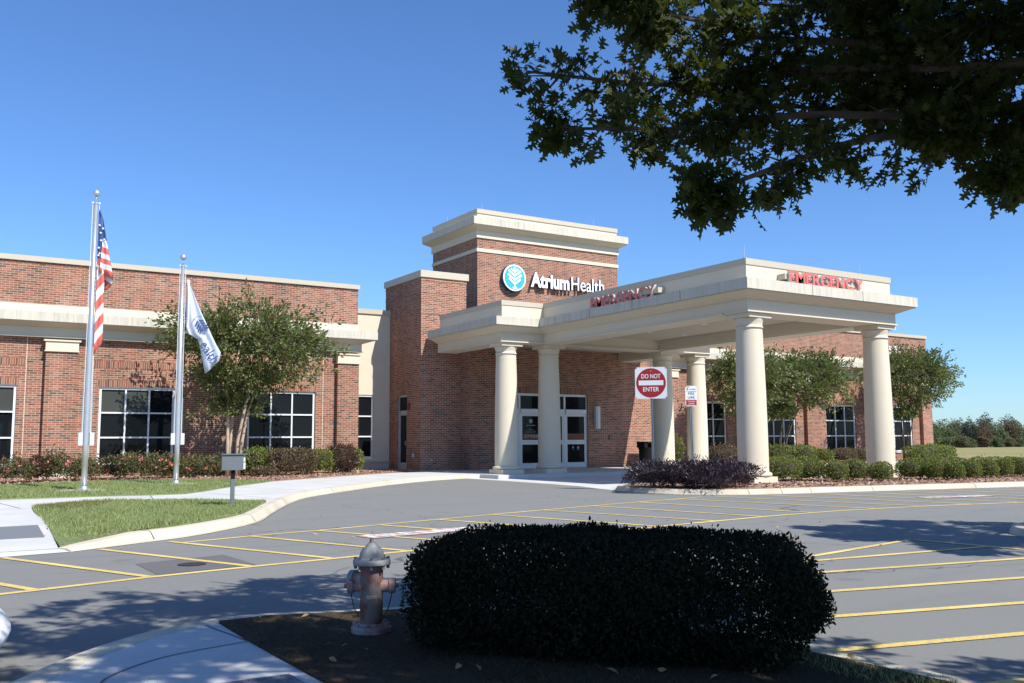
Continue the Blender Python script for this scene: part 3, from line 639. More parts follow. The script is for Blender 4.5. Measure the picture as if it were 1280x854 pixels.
bm = BM(); box(bm, 19.14, 19.16, 39.872, 40.548, .482, 2.698); box(bm, 19.14, 19.16, 39.772, 40.648, 2.925, 3.565); obj('pane', bm, M['glass'], dr)
bm = BM(); cyl(bm, (19.08, 39.92, 1.3), (19.08, 39.92, 1.5), .015, 8); cyl(bm, (19.08, 39.92, 1.32), (19.13, 39.92, 1.32), .012, 8); obj('handle', bm, M['steel'], dr)
bm = BM(); box(bm, 18.97, 19.04, 39.35, 39.52, 2.95, 3.25); bobj('fire_strobe', bevel(bm, .02), M['red'])
bm = BM(); box(bm, 18.99, 19.04, 38.9, 39.02, .75, .92); bobj('outlet_box', bevel(bm, .01), M['sgrey'])
bm = BM(); cyl(bm, (19.55, 38.25, .62), (19.55, 38.12, .62), .05, 12); bobj('hose_bib', bm, M['steel'])
# vestibule under the canopy
DX0, DX1 = 22.5, 27.85
bm = BM(); wall(bm, 'y', 37.35, 21.12, 31.9, 0, 6.6, [(DX0, DX1, .1, 3.74)], .2); wall(bm, 'x', 21.12, 37.35, 38.25, 0, 6.6); wall(bm, 'x', 31.9, 37.35, 41.5, 0, 6.6, outward=1); bobj('vestibule_wall', bm, M['brick'])
bm = BM(); box(bm, DX0-.1, DX1+.1, 37.342, 37.4, 3.745, 4.05); bobj('soldier_course', bm, M['soldier'])
bm = BM(); y0, y1 = 37.43, 37.52; xs = [22.5, 23.87, 25.18, 26.5, 27.85]
for x in xs: box(bm, x-(.0 if x == 22.5 else .05), x+(.0 if x == 27.85 else .05), y0, y1, .15, 3.73)
for a, b in zip(xs, xs[1:]):
    box(bm, a+.051, b-.051, y0+.004, y1-.004, 3.63, 3.73); box(bm, a+.051, b-.051, y0-.06, y1, 2.78, 3.0)
dr = bobj('entrance_doors', bm, M['frame'])
for a, b in zip(xs, xs[1:]):
    bm = BM(); a2, b2 = a+.055, b-.055
    box(bm, a2, a2+.10, y0+.01, y1-.01, .17, 2.775); box(bm, b2-.10, b2, y0+.01, y1-.01, .17, 2.775)
    for z0, z1 in ((.17, .42), (1.30, 1.52), (2.66, 2.775)): box(bm, a2+.101, b2-.101, y0+.012, y1-.012, z0, z1)
    obj('sliding_leaf', bm, M['frame'], dr)
bm = BM(); box(bm, DX0+.05, DX1-.05, y0+.035, y0+.05, .3, 3.65); obj('pane', bm, M['glass'], dr)
for a, b in zip(xs, xs[1:]): bm = BM(); box(bm, a+.16, b-.16, y0+.028, y0+.033, 1.56, 1.82); obj('door_decal', bm, M['orange'], dr)
me = fit_text('EMERGENCY', frame4(((xs[1]+xs[3])/2, y0+.026, 1.69), (1, 0, 0), (0, 0, 1)), 2.05, .15, .002, .02); link('door_lettering', me, M['decal'], dr)
for i in range(4):
    c = (xs[i]+xs[i+1])/2
    if i in (1, 2):
        bm = BM(); disc(bm, c, 2.42, .10, y0+.034, y0+.03, 24); obj('door_decal', bm, M['decal'], dr)
        for k, (w_, z_) in enumerate(((.5, 2.2), (.3, 2.02), (.62, 1.94), (.6, 1.88))): bm = BM(); box(bm, c-w_/2, c+w_/2, y0+.028, y0+.033, z_, z_+(.03 if k == 0 else .014)); obj('door_decal', bm, M['decal'], dr)
    else:
        for a0, a1, z0, z1 in ((-.22, -.12, 1.1, 1.2), (.08, .2, 1.08, 1.2), (-.24, -.1, 1.03, 1.045), (.06, .22, 1.03, 1.045)): bm = BM(); box(bm, c+a0, c+a1, y0+.028, y0+.033, z0, z1); obj('door_decal', bm, M['decal'], dr)
bm = BM(); box(bm, 28.24, 28.50, 37.17, 37.35, 2.06, 3.18); bevel(bm, .03); wl = bobj('wall_light', bm, M['sgrey'])
bm = BM(); box(bm, 28.33, 28.41, 37.14, 37.169, 2.1, 3.14); obj('lens', bm, M['frame'], wl)
bm = BM(); box(bm, 29.15, 29.27, 37.29, 37.35, 1.5, 1.72); bobj('push_plate', bm, M['grey'])
bm = BM(); cyl(bm, (30.1, 37.35, .75), (30.1, 37.2, .75), .05, 12); bobj('hose_bib', bm, M['steel'])
# tower
TX0, TX1, TY0, TY1 = 23.9, 33.2, 41.5, 46.55
bm = BM(); wall(bm, 'y', TY0, TX0, TX1, 5, 12.2); wall(bm, 'x', TX0, TY0, TY1, 5, 12.2); wall(bm, 'x', TX1, TY0, TY1, 5, 12.2, outward=1); wall(bm, 'y', TY1, TX0, TX1, 5, 12.2, outward=1); bobj('tower_wall', bm, M['brick'])
bm = BM(); box(bm, TX0-.05, TX1+.05, TY0-.05, TY1+.05, 11.34, 11.53); bobj('string_course', bm, M['cream'])
bm = BM(); box(bm, TX0-.07, TX1+.07, TY0-.07, TY1+.07, 12.08, 12.45)
lo = (TX0-.06, TX1+.06, TY0-.06, TY1+.06); hi = (TX0-.46, TX1+.42, TY0-.48, TY1+.42)
def cove(bm, lo, hi, z0, z1):
    a = [bm.verts.new((*p, z0)) for p in ((lo[0], lo[2]), (lo[1], lo[2]), (lo[1], lo[3]), (lo[0], lo[3]))]; b = [bm.verts.new((*p, z1)) for p in ((hi[0], hi[2]), (hi[1], hi[2]), (hi[1], hi[3]), (hi[0], hi[3]))]
    for i in range(4): bm.faces.new((a[i], a[(i+1) % 4], b[(i+1) % 4], b[i]))
cove(bm, lo, hi, 12.452, 12.66); bobj('cornice_frieze', bm, M['cream'])
bm = BM(); box(bm, hi[0]-.02, hi[1]+.02, hi[2]-.02, hi[3]+.02, 12.70, 13.10); box(bm, hi[0]+.02, hi[1]-.02, hi[2]+.02, hi[3]-.02, 12.655, 12.695); bobj('cornice', bm, M['fascia'])
bm = BM(); box(bm, TX0, TX1, TY0+.01, TY1, 13.102, 13.40); bobj('parapet', bm, M['cream'])
bm = BM(); box(bm, TX0-.03, TX1+.03, TY0-.04, TY1+.03, 13.402, 13.63); bobj('parapet_coping', bm, M['cap'])
# canopy: beams, ceiling, slab, parapet
MX0, MX1, MY0 = 21.50, 28.85, 20.45
WX0, WX1, WY0, WY1 = 19.45, 30.92, 31.85, 37.35
plan = lambda e: [(MX0-e, MY0-e), (MX1+e, MY0-e), (MX1+e, WY0-e), (WX1+e, WY0-e), (WX1+e, WY1), (WX0-e, WY1), (WX0-e, WY0-e), (MX0-e, WY0-e)]
bm = BM(); bw = 1.06
for b in ((MX0, MX1, MY0, MY0+bw), (MX0, MX0+bw, MY0+bw, WY0), (MX1-bw, MX1, MY0+bw, WY0), (WX0, WX1, WY0, WY0+bw), (WX0, WX0+bw, WY0+bw, WY1), (WX1-bw, WX1, WY0+bw, WY1)): box(bm, *b, 5.525, 6.02)
bobj('canopy_beam', bm, M['cream'])
bm = BM()
for x0, x1, y0, y1 in ((MX0-.035, MX1+.035, MY0-.05, MY0+bw-.1), (MX0-.035, MX0+bw-.1, MY0+bw, WY0-.05), (MX1-bw+.1, MX1+.035, MY0+bw, WY0-.05), (WX0-.035, WX1+.035, WY0-.048, WY0+bw-.1), (WX0-.035, WX0+bw-.1, WY0+bw, WY1), (WX1-bw+.1, WX1+.035, WY0+bw, WY1)): box(bm, x0, x1, y0, y1, 5.475, 5.52)
bobj('canopy_fillet', bm, M['cream'])
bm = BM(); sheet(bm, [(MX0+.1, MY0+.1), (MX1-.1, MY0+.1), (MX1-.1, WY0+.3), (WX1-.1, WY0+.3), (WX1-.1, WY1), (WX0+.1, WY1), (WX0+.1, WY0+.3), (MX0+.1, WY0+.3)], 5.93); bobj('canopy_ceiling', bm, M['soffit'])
bm = BM(); A_, B_ = plan(.02), plan(.44); n = len(A_)
a = [bm.verts.new((*p, 5.88)) for p in A_]; b = [bm.verts.new((*p, 6.06)) for p in B_]
for i in range(n):
    if i != 4: bm.faces.new((a[i], a[(i+1) % n], b[(i+1) % n], b[i]))
prism(bm, plan(.49), 6.062, 6.09); bobj('canopy_moulding', bm, M['cream'])
bm = BM(); prism(bm, plan(.54), 6.10, 6.435); bobj('canopy_fascia', bm, M['fascia'])
bm = BM(); prism(bm, plan(-.1), 6.437, 6.99); bobj('canopy_parapet', bm, M['cream'])
bm = BM(); prism(bm, plan(-.07), 6.992, 7.19); bobj('canopy_coping', bm, M['cap'])
for x in (23.9, 26.4): bm = BM(); box(bm, x, x+.02, MY0-.543, MY0-.53, 6.10, 6.43); bobj('control_joint', bm, M['joint'])
for y in (22.9, 25.4, 27.9, 30.2): bm = BM(); box(bm, MX0-.543, MX0-.53, y, y+.02, 6.10, 6.43); bobj('control_joint', bm, M['joint'])
for x in (23.3, 25.2, 27.1):
    for y in (23.2, 26.2, 29.4):
        bm = BM(); lathe(bm, [(.13, 5.925), (.125, 5.915), (.09, 5.92)], x, y, 24); bobj('recessed_light', bm, M['frame'])
# columns
def column(x, y):
    bm = BM(); lathe(bm, [(.478, .48), (.480, .9), (.476, 1.8), (.462, 3.0), (.440, 4.1), (.415, 4.97)], x, y, 48, False)
    c = bobj('column', bm, M['column'], smooth=True)
    bm = BM(); lathe(bm, [(.415, 4.97), (.415, 5.0), (.445, 5.02), (.445, 5.05), (.418, 5.065), (.418, 5.14), (.46, 5.24), (.475, 5.30), (.475, 5.325)], x, y, 48, True); s = obj('capital', bm, M['column'], c, smooth=False)
    for p in s.data.polygons: p.use_smooth = abs(p.normal.z) < .8
    bm = BM(); box(bm, x-.5, x+.5, y-.5, y+.5, 5.33, 5.47); obj('abacus', bm, M['cream'], c)
    bm = BM(); lathe(bm, [(.50, .335)]+[(.50+.075*math.cos(t), .40+.068*math.sin(t)) for t in np.linspace(-1.4, 1.4, 9)]+[(.49, .47), (.478, .485)], x, y, 48, False); obj('torus_base', bm, M['column'], c, smooth=True)
    bm = BM(); box(bm, x-.515, x+.515, y-.515, y+.515, .08, .332); bevel(bm, .012, 1); obj('plinth', bm, M['column'], c)
for x, y in ((22.12, 21.0), (28.42, 21.0), (20.02, 32.4), (22.14, 32.4), (28.45, 32.4), (30.52, 32.4)): column(x, y)
# lightning rods
def rod(x, y, z):
    bm = BM(); cyl(bm, (x, y, z), (x, y, z+.42), .014, 6, .008); cyl(bm, (x, y, z), (x, y, z+.04), .04, 8); bobj('lightning_rod', bm, M['steel'])
for x in (4.0, 8.9, 13.4, 15.3): rod(x, 39.75, 8.64)
rod(24.25, 41.6, 13.63); rod(24.0, 45.0, 13.63); rod(31.6, 41.6, 13.63); rod(21.62, 20.62, 7.19); rod(27.2, 20.62, 7.19); rod(21.62, 28.3, 7.19)
bm = BM(); cyl(bm, (52.3, 38.95, 6.43), (52.3, 38.95, 6.62), .03, 8); box(bm, 52.2, 52.4, 38.85, 39.0, 6.6, 6.72); bobj('flood_lamp', bm, M['dark'])
bm = BM(); cyl(bm, (38.6, 38.95, 6.43), (38.6, 38.95, 6.75), .03, 8); box(bm, 38.45, 38.7, 38.8, 39.0, 6.72, 6.9); bobj('flood_lamp', bm, M['dark'])

# ------------------------------------------------------------------ signs on the building
def channel_sign(name, s, place, xdir, n, x0, x1, z0, z1, depth, label, race=True):
    """raised letters, each a part with grey returns and a red face; xdir along the reading direction, n outward"""
    xd, nn = Vector(xdir), Vector(n); zd = Vector((0, 0, 1))
    root = thing(name, place(x0), label, 'sign')
    ms = [textmesh(ch, 1, .5, .022) for ch in s]; bs = [bounds(m_) for m_ in ms]; gap = .075
    tw = sum(b[1][0]-b[0][0] for b in bs)+gap*(len(s)-1)-.07; k = (x1-x0)/tw; hmax = max(b[1][1] for b in bs if True); hmin = 0
    cx = 0
    for m_, b in zip(ms, bs):
        m_.transform(Matrix.Translation((-b[0][0]+cx, 0, 0))); cx += b[1][0]-b[0][0]+(gap-.07 if m_ is ms[3] else gap)
        m_.transform(Matrix.Diagonal((k, (z1-z0)/.72, depth, 1)))
        m_.transform(frame4(place(x0)+nn*(.42-depth/2)+zd*(z0-place(x0).z), xd, zd))
        for p in m_.polygons: p.material_index = 0 if p.normal.dot(nn) > .7 else 1
        link('letter', m_, [M['redletter'], M['letside']], root)
    if race:
        bm = BM(); a = place(x0-.1); b = place(x1+.06)
        c0, c1 = a+nn*.005, b+nn*(.415-depth)
        box(bm, min(c0.x, c1.x), max(c0.x, c1.x), min(c0.y, c1.y), max(c0.y, c1.y), z0+.12, z1-.10); obj('raceway', bm, M['cap'], root)
    return root
channel_sign('emergency_sign', 'EMERGENCY', lambda u: Vector((u, MY0+.1, 6.45)), (1, 0, 0), (0, -1, 0), 23.10, 26.75, 6.48, 6.88, .09, 'red EMERGENCY letters on the sunlit front edge of the entrance canopy')
channel_sign('emergency_sign', 'EMERGENCY', lambda u: Vector((MX0+.1, 52.6-u, 6.45)), (0, -1, 0), (-1, 0, 0), 52.6-28.15, 52.6-24.42, 6.48, 6.88, .09, 'dark red EMERGENCY letters on the shaded left side of the entrance canopy')
SG = thing('hospital_sign', (26.0, 41.5, 9.4), 'white hospital name letters and round blue leaf emblem on the brick tower', 'sign')
lx, lz, lr = 26.02, 10.09, .72
bm = BM(); disc(bm, lx, lz, lr, 41.49, 41.22); em = obj('emblem', bm, M['bluedisc'], SG)
bm = BM(); disc(bm, lx, lz, lr-.01, 41.22, 41.205); obj('emblem_ring', bm, M['wletter'], em)
bm = BM(); disc(bm, lx, lz, lr-.09, 41.204, 41.195); obj('emblem_face', bm, M['cyan'], em)
bm = BM()
def blade(pts):
    a = [bm.verts.new((lx+x, 41.194, lz+z)) for x, z in pts]; b = [bm.verts.new((lx+x, 41.183, lz+z)) for x, z in pts]; n = len(pts)
    bm.faces.new(b[::-1]); 
    for i in range(n): bm.faces.new((a[i], a[(i+1) % n], b[(i+1) % n], b[i]))
for sgn in (-1, 1):
    for zb, zt, wd in ((-.38, -.06, .38), (-.155, .17, .45), (.07, .37, .40), (.27, .47, .25)):
        h_ = .12 if wd > .3 else .09
        pts = [(.03, zb), (wd*.72, zb+(zt-zb)*.60), (wd, zt-.06), (wd, zt-.06+h_*.62), (wd*.86, zt-.06+h_*.95), (.03, zb+h_)]
        blade([(sgn*x, z) for x, z in pts])
blade([(0, .36), (.13, .46), (0, .58), (-.13, .46)]); box(bm, lx-.016, lx+.016, 41.186, 41.194, lz-.60, lz+.42)
for sgn in (-1, 1): blade([(sgn*x, z) for x, z in ((.02, -.60), (.02, -.42), (.10, -.52), (.2, -.56))])
obj('emblem_leaf', bm, M['wletter'], em)
def word(s, x0, x1, z0, hgt, bold):
    cx = x0; ms = []; tw = 0
    full = textmesh(s, 1, .5, bold); lo, hi = bounds(full); k = (x1-x0)/(hi[0]-lo[0])
    for i, ch in enumerate(s):
        pre = textmesh(s[:i+1], 1, .5, bold); lo2, hi2 = bounds(pre); m_ = textmesh(ch, 1, .5, bold); b = bounds(m_)
        m_.transform(Matrix.Translation((hi2[0]-lo[0]-b[1][0], 0, 0))); m_.transform(Matrix.Diagonal((k, hgt/.73, .16, 1)))
        m_.transform(frame4((x0, 41.30, z0), (1, 0, 0), (0, 0, 1)))
        for p in m_.polygons: p.material_index = 0 if p.normal.y < -.7 else 1
        link('letter', m_, [M['wletter'], M['bluedisc']], SG)
word('Atrium', 27.06, 29.60, 9.74, .78, .035); word('Health', 29.74, 32.0, 9.74, .78, .004)
NS = thing('house_number_sign', (55.4, 39.6, 7.2), 'white street number on the upper brick wall at the right end of the building', 'sign')
for i, ch in enumerate('592'):
    m_ = textmesh(ch, 1, .5, .03); b = bounds(m_); m_.transform(Matrix.Translation((-b[0][0], 0, 0))); m_.transform(Matrix.Diagonal((.58, .80, .05, 1)))
    m_.transform(frame4((54.95+i*.52, 39.56, 7.2), (1, 0, 0), (0, 0, 1))); link('digit', m_, M['wletter'], NS)

# ================================================================== OBJECTS
# ------------------------------------------------------------------ flagpoles and flags
def flagpole(x, y, ztop, label):
    t = thing('flagpole', (x, y, .16), label, 'flagpole', 'flagpoles on the front lawn')
    bm = BM(); lathe(bm, [(.082, .18), (.080, 1.5), (.075, (ztop+.2)/2), (.05, ztop)], x, y, 24); obj('pole', bm, M['pole'], t, smooth=True)
    bm = BM(); lathe(bm, [(.19, .185), (.185, .21), (.11, .23), (.095, .27), (.09, .29)], x, y, 32); obj('base_flange', bm, M['pole'], t)
    bm = BM(); lathe(bm, [(.62, .12), (.62, .18), (.60, .184)], x, y, 40); obj('base_pad', bm, M['walk'], t)
    bm = BM(); cyl(bm, (x, y, ztop), (x, y, ztop+.2), .016, 8)
    bmesh.ops.create_uvsphere(bm, u_segments=20, v_segments=12, radius=.10, matrix=Matrix.Translation((x, y, ztop+.26))); obj('finial_ball', bm, M['pole'], t, smooth=True)
    bm = BM(); cyl(bm, (x-.10, y, ztop-.03), (x+.10, y, ztop-.03), .022, 10); lathe(bm, [(.06, ztop-.06), (.06, ztop)], x, y, 16)
    for s in (-1, 1): cyl(bm, (x+s*.09, y-.025, ztop-.03), (x+s*.09, y+.025, ztop-.03), .035, 14)
    obj('pulley_truck', bm, M['pole'], t)
    for s in (-1, 1):
        bm = BM(); tube(bm, [(x+s*.09, y, ztop-.06), (x+s*.10, y-.02, ztop*.5), (x+s*.105, y-.02, 1.75)], .011, 6); obj('halyard', bm, M['sgrey'], t)
        bm = BM(); a = x+s*.148; box(bm, a-.058, a+.058, y-.06, y+.06, 1.42, 1.78); bevel(bm, .012); obj('cleat_box', bm, M['sgrey'], t)
        bm = BM(); tube(bm, [(x+s*.115, y, 1.78), (x+s*.112, y-.01, 2.9)], .025, 8); obj('halyard_cover', bm, M['pole'], t)
flagpole(3.79, 28.6, 8.40, 'taller silver flagpole on the lawn carrying the striped flag')
flagpole(6.80, 31.05, 7.25, 'shorter silver flagpole carrying the pale blue and white flag')

def cloth(rows, mats, name, root, stripe=None):
    """rows: list of (list of points, material index for the band below)"""
    bm = BM(); vr = [[bm.verts.new(p) for p in r[0]] for r in rows]
    for a, b, r in zip(vr, vr[1:], rows):
        for i in range(len(a)-1): bm.faces.new((a[i], a[i+1], b[i+1], b[i])).material_index = r[1]
    o = obj(name, bm, mats, root, smooth=True); md = o.modifiers.new('thickness', 'SOLIDIFY'); md.thickness = .008; return o
F1 = thing('striped_flag', (3.9, 28.55, 6.4), 'red white and blue stars and stripes flag hanging limp on the taller pole', 'flag')
fm = [M['fred'], M['fwhite'], M['fblue']]
def row(xl, zl, xr, zr, y0, fold, n=9):
    return [(xl+(xr-xl)*i/(n-1), y0+fold*math.sin(math.pi*2*i/(n-1)), zl+(zr-zl)*i/(n-1)) for i in range(n)]
# inner strip of the canton next to the rope, outer flare with the canton corner and six stripes, lower hanging stripes
cloth([(row(3.87, 8.16, 3.90, 8.17, 28.55, .0), 2), (row(3.87, 7.6, 3.985, 7.55, 28.55, .02), 2), (row(3.87, 7.1, 3.975, 7.06, 28.56, .03), 2), (row(3.87, 6.78, 3.955, 6.72, 28.56, .03), 0), (row(3.875, 6.58, 3.945, 6.52, 28.56, .03), 1), (row(3.88, 6.40, 3.935, 6.38, 28.56, .03), 1)], fm, 'canton_fold', F1)
cloth([(row(3.875, 8.17, 3.885, 8.17, 28.50, 0), 2), (row(3.955, 7.9, 3.985, 7.86, 28.49, .02), 2), (row(3.985, 7.55, 4.06, 7.46, 28.48, .03), 2), (row(3.985, 7.30, 4.105, 7.19, 28.47, .04), 1), (row(3.975, 7.10, 4.14, 7.02, 28.46, .05), 0), (row(3.965, 6.93, 4.175, 6.83, 28.46, .05), 1), (row(3.955, 6.78, 4.205, 6.68, 28.45, .06), 0), (row(3.945, 6.63, 4.235, 6.53, 28.45, .06), 1), (row(3.935, 6.49, 4.27, 6.36, 28.44, .06), 0), (row(3.94, 6.32, 4.31, 6.14, 28.46, .06), 0)], fm, 'outer_fold', F1)
cloth([(row(4.02, 6.36, 4.31, 6.14, 28.47, .05), 1), (row(4.06, 6.20, 4.29, 6.02, 28.56, .04), 0), (row(4.08, 5.98, 4.20, 5.90, 28.62, .03), 0), (row(4.09, 5.86, 4.12, 5.84, 28.64, .02), 0)], fm, 'curled_edge', F1)
rr = []; zl, zr, k = 6.42, 6.66, 0
for k in range(10): rr.append((row(3.885-.0*k, zl-.305*k, 4.075+.003*k, zr-.29*k, 28.53, .035), 1 if k % 2 == 0 else 0))
rr = rr[:9]; rr[0] = (row(3.885, 6.42, 4.07, 6.44, 28.53, .035), 1)
cloth(rr, fm, 'lower_fold', F1)
bm = BM()
for x, z, y in ((3.90, 7.72, 28.53), (3.935, 7.50, 28.52), (3.95, 7.28, 28.52), (3.90, 7.06, 28.53), (3.93, 6.9, 28.52), (4.03, 7.30, 28.445), (4.06, 7.24, 28.43), (3.985, 7.62, 28.46), (3.90, 6.84, 28.53)):
    pts = [(x+.042*(1 if i % 2 == 0 else .42)*math.sin(i*math.pi/5), y, z+.042*(1 if i % 2 == 0 else .42)*math.cos(i*math.pi/5)) for i in range(10)]
    a = [bm.verts.new(p) for p in pts]; b = [bm.verts.new((p[0], p[1]-.006, p[2])) for p in pts]; bm.faces.new(b); bm.faces.new(a[::-1])
    for i in range(10): bm.faces.new((a[i], a[(i+1) % 10], b[(i+1) % 10], b[i]))
obj('stars', bm, M['fwhite'], F1)
F2 = thing('hospital_flag', (6.95, 31.0, 5.0), 'pale blue and white flag with navy leaf emblem hanging on the shorter pole', 'flag')
L2 = [(6.925, 6.78), (6.935, 6.37), (6.93, 5.97), (6.935, 5.60), (6.95, 5.40), (7.10, 4.97), (7.34, 4.84), (7.42, 4.60), (7.50, 4.20), (7.61, 3.72)]
R2 = [(6.945, 6.77), (7.10, 6.44), (7.26, 6.05), (7.38, 5.76), (7.50, 5.51), (7.66, 5.18), (7.78, 4.93), (7.91, 4.68), (8.07, 4.43), (8.04, 4.18)]
cloth([([(a[0]+(b[0]-a[0])*i/12, 31.0+.07*math.sin(i*.85+j*.25)*min(1, j/3), a[1]+(b[1]-a[1])*i/12) for i in range(13)], 0) for j, (a, b) in enumerate(zip(L2, R2))], [M['ffab']], 'cloth', F2)
cloth([([(6.90+.07*i/6+x, 30.93-.05*math.sin(i/6*math.pi), z) for i in range(7)], 0) for x, z in ((.03, 6.75), (.04, 6.3), (.045, 5.9), (.05, 5.5), (.03, 5.22), (.10, 5.0), (.16, 4.95))], [M['fwhite']], 'hoist_fold', F2)
fdir = Vector((.56, 0, -.83)); fup = Vector((.83, 0, .56))
me = fit_text('ealth', frame4((7.70, 30.89, 4.42), fdir, fup), .74, .33, .006, -.0); link('lettering', me, M['fprint'], F2)
bm = BM()
def fl(u, v): p = Vector((7.36, 30.89, 5.34))+fdir*u+fup*v; return p
for v0 in (-.15, -.055, .04, .13):
    for s in (-1, 1):
        q = [fl(.02*1+s*.02, v0) if False else fl(-.16+.0, 0)]
for i in range(4):
    for s in (-1, 1):
        b0 = -.14+i*.09
        pts = [fl(b0, s*.015), fl(b0+.075, s*.015), fl(b0+.15, s*.14), fl(b0+.09, s*.155)]
        a = [bm.verts.new(p) for p in pts]; b = [bm.verts.new(p+Vector((0, -.006, 0))) for p in pts]; bm.faces.new(b); bm.faces.new(a[::-1])
        for k in range(4): bm.faces.new((a[k], a[(k+1) % 4], b[(k+1) % 4], b[k]))
tube(bm, [fl(.24*math.cos(t), .24*math.sin(t)) for t in np.linspace(-.9, 1.2, 12)], .009, 5); tube(bm, [fl(.24*math.cos(t), .24*math.sin(t)) for t in np.linspace(2.3, 3.9, 10)], .009, 5)
obj('emblem', bm, M['fprint'], F2)

# ------------------------------------------------------------------ grey box on a post
t = thing('control_box', (5.45, 19.68, .17), 'grey metal box on a square post at the lawn edge by the kerb', 'control box', rz=R(-8))
bm = BM(); box(bm, -.04, .04, -.04, .04, 0, .74); obj('post', bm, M['grey'], t, True)
bm = BM(); box(bm, -.04, .04, -.041, .041, .56, .742); obj('post_sleeve', bm, M['black'], t, True)
bm = BM(); box(bm, -.235, .195, -.10, .10, .745, 1.06); bevel(bm, .008, 1); bx = obj('housing', bm, M['grey'], t, True)
bm = BM(); box(bm, -.245, .26, -.13, .12, 1.062, 1.082); obj('rain_lid', bm, M['grey'], bx, True)
bm = BM(); box(bm, .197, .24, -.08, .08, .76, .90); box(bm, .197, .235, -.08, .08, .915, 1.03); obj('side_panel', bm, M['sgrey'], bx, True)

# ------------------------------------------------------------------ fire hydrant
HX, HY, HZ = 2.81, 6.43, .125
t = thing('fire_hydrant', (HX, HY, HZ), 'weathered silver and rust red fire hydrant beside the dark hedge', 'fire hydrant')
bm = BM(); lathe(bm, [(.083, .05), (.083, .44), (.094, .455), (.094, .475)], 0, 0, 40); obj('barrel', bm, M['barrel'], t, True, True)
bm = BM(); lathe(bm, [(.145, -.01), (.145, .035), (.135, .045), (.10, .05), (.092, .065)], 0, 0, 40)
for i in range(8):
    a = i*math.pi/4+.2; cyl(bm, (.122*math.cos(a), .122*math.sin(a), .03), (.122*math.cos(a), .122*math.sin(a), .066), .013, 6)
obj('base_flange', bm, M['barrel'], t, True)
sil = plain('silver_paint', (.23, .235, .24), .6, .1, var=.25, scale=14, bmp=.15)
bm = BM(); lathe(bm, [(.10, .474), (.134, .476), (.137, .485), (.137, .508), (.130, .518), (.092, .52), (.090, .535), (.085, .565), (.070, .592), (.050, .606), (.045, .61), (.045, .618), (.034, .622), (.032, .634)], 0, 0, 40); bn = obj('bonnet', bm, sil, t, True)
for p in bn.data.polygons: p.use_smooth = abs(p.normal.z) < .93
bm = BM()
for i in range(8):
    a = i*math.pi/4+.35; cyl(bm, (.118*math.cos(a), .118*math.sin(a), .515), (.118*math.cos(a), .118*math.sin(a), .535), .012, 6); cyl(bm, (.118*math.cos(a), .118*math.sin(a), .45), (.118*math.cos(a), .118*math.sin(a), .478), .012, 6)
obj('bolts', bm, M['grey'], bn, True)
bm = BM(); cyl(bm, (0, 0, .632), (0, 0, .662), .019, 5, .016); obj('operating_nut', bm, M['barrel'], bn, True)
side_ = Vector((.86, -.51, 0)); back_ = Vector((-.62, .78, 0))
for dvec, big in ((side_, 0), (-side_, 0), (back_, 1)):
    r = .056 if not big else .075; z = Vector((0, 0, .325 if not big else .36))
    bm = BM(); cyl(bm, z+dvec*.06, z+dvec*.135, r*.86, 20, r*.80); nz = obj('nozzle', bm, M['barrel'], t, True)
    bm = BM(); tube(bm, [z+dvec*a for a in (.128, .131, .172, .176)], [r*.7, r, r*.96, r*.6], 20); cyl(bm, z+dvec*.174, z+dvec*.20, .017, 5); obj('nozzle_cap', bm, M['barrel'] if not big else sil, nz, True)
    if not big:
        s = [z+dvec*.15+Vector((0, 0, -.05))]; bm = BM()
        for k in range(1, 10):
            u = k/10; s.append(z+dvec*(.15-.065*u)+Vector((0, 0, -.05-.15*math.sin(u*math.pi*.62))))
        tube(bm, s, .0045, 5); obj('cap_chain', bm, M['dark'], nz, True)
vd = Vector((-.40, -.916, 0))
for s_, z_, w_ in (('CLOW', .255, .075),):
    me = fit_text(s_, frame4(Vector((0, 0, z_))+vd*.082, Vector((.916, -.40, 0)), (0, 0, 1)), w_, .024, .006, .02); link('embossed_lettering', me, sil, t, True)

# ------------------------------------------------------------------ road signs
M['postgrey'] = plain('dull_steel_post', (.20, .23, .27), .45, .4, var=.15, scale=10)
def signpost(x, y, ztop, lean, name, label, rz=0):
    t = thing(name, (x, y, .16), label, 'road sign', rz=rz)
    bm = BM(); box(bm, -.032, -.012, -.02, .02, 0, ztop-.16); box(bm, .012, .032, -.02, .02, 0, ztop-.16); box(bm, -.0118, .0118, .006, .019, 0, ztop-.16)
    for v in bm.verts: v.co.x += lean*v.co.z
    obj('post', bm, M['postgrey'], t, True); return t
t = signpost(18.06, 21.05, 3.62, -.004, 'do_not_enter_sign', 'square white sign with a red DO NOT ENTER disc above the purple bushes', R(-42))
sx, sy, sz, sw = -.02, -.03, 3.01, .465
bm = BM(); box(bm, sx-sw, sx+sw, sy-.006, sy, sz-sw, sz+sw)
bmesh.ops.bevel(bm, geom=[e for e in bm.edges if abs(e.verts[0].co.y-e.verts[1].co.y) > .003], offset=.05, segments=4, affect='EDGES'); sp = obj('sign_plate', bm, M['white'], t, True)
bm = BM(); n = 64; a = [bm.verts.new((sx+.432*math.cos(2*math.pi*i/n), sy-.007, sz+.432*math.sin(2*math.pi*i/n))) for i in range(n)]; b = [bm.verts.new((v.co.x, sy-.010, v.co.z)) for v in a]
bm.faces.new(b[::-1]); [bm.faces.new((a[i], a[(i+1) % n], b[(i+1) % n], b[i])) for i in range(n)]; obj('red_disc', bm, M['red'], sp, True)
bm = BM(); box(bm, sx-.36, sx+.36, sy-.014, sy-.011, sz-.072, sz+.07); obj('white_bar', bm, M['white'], sp, True)
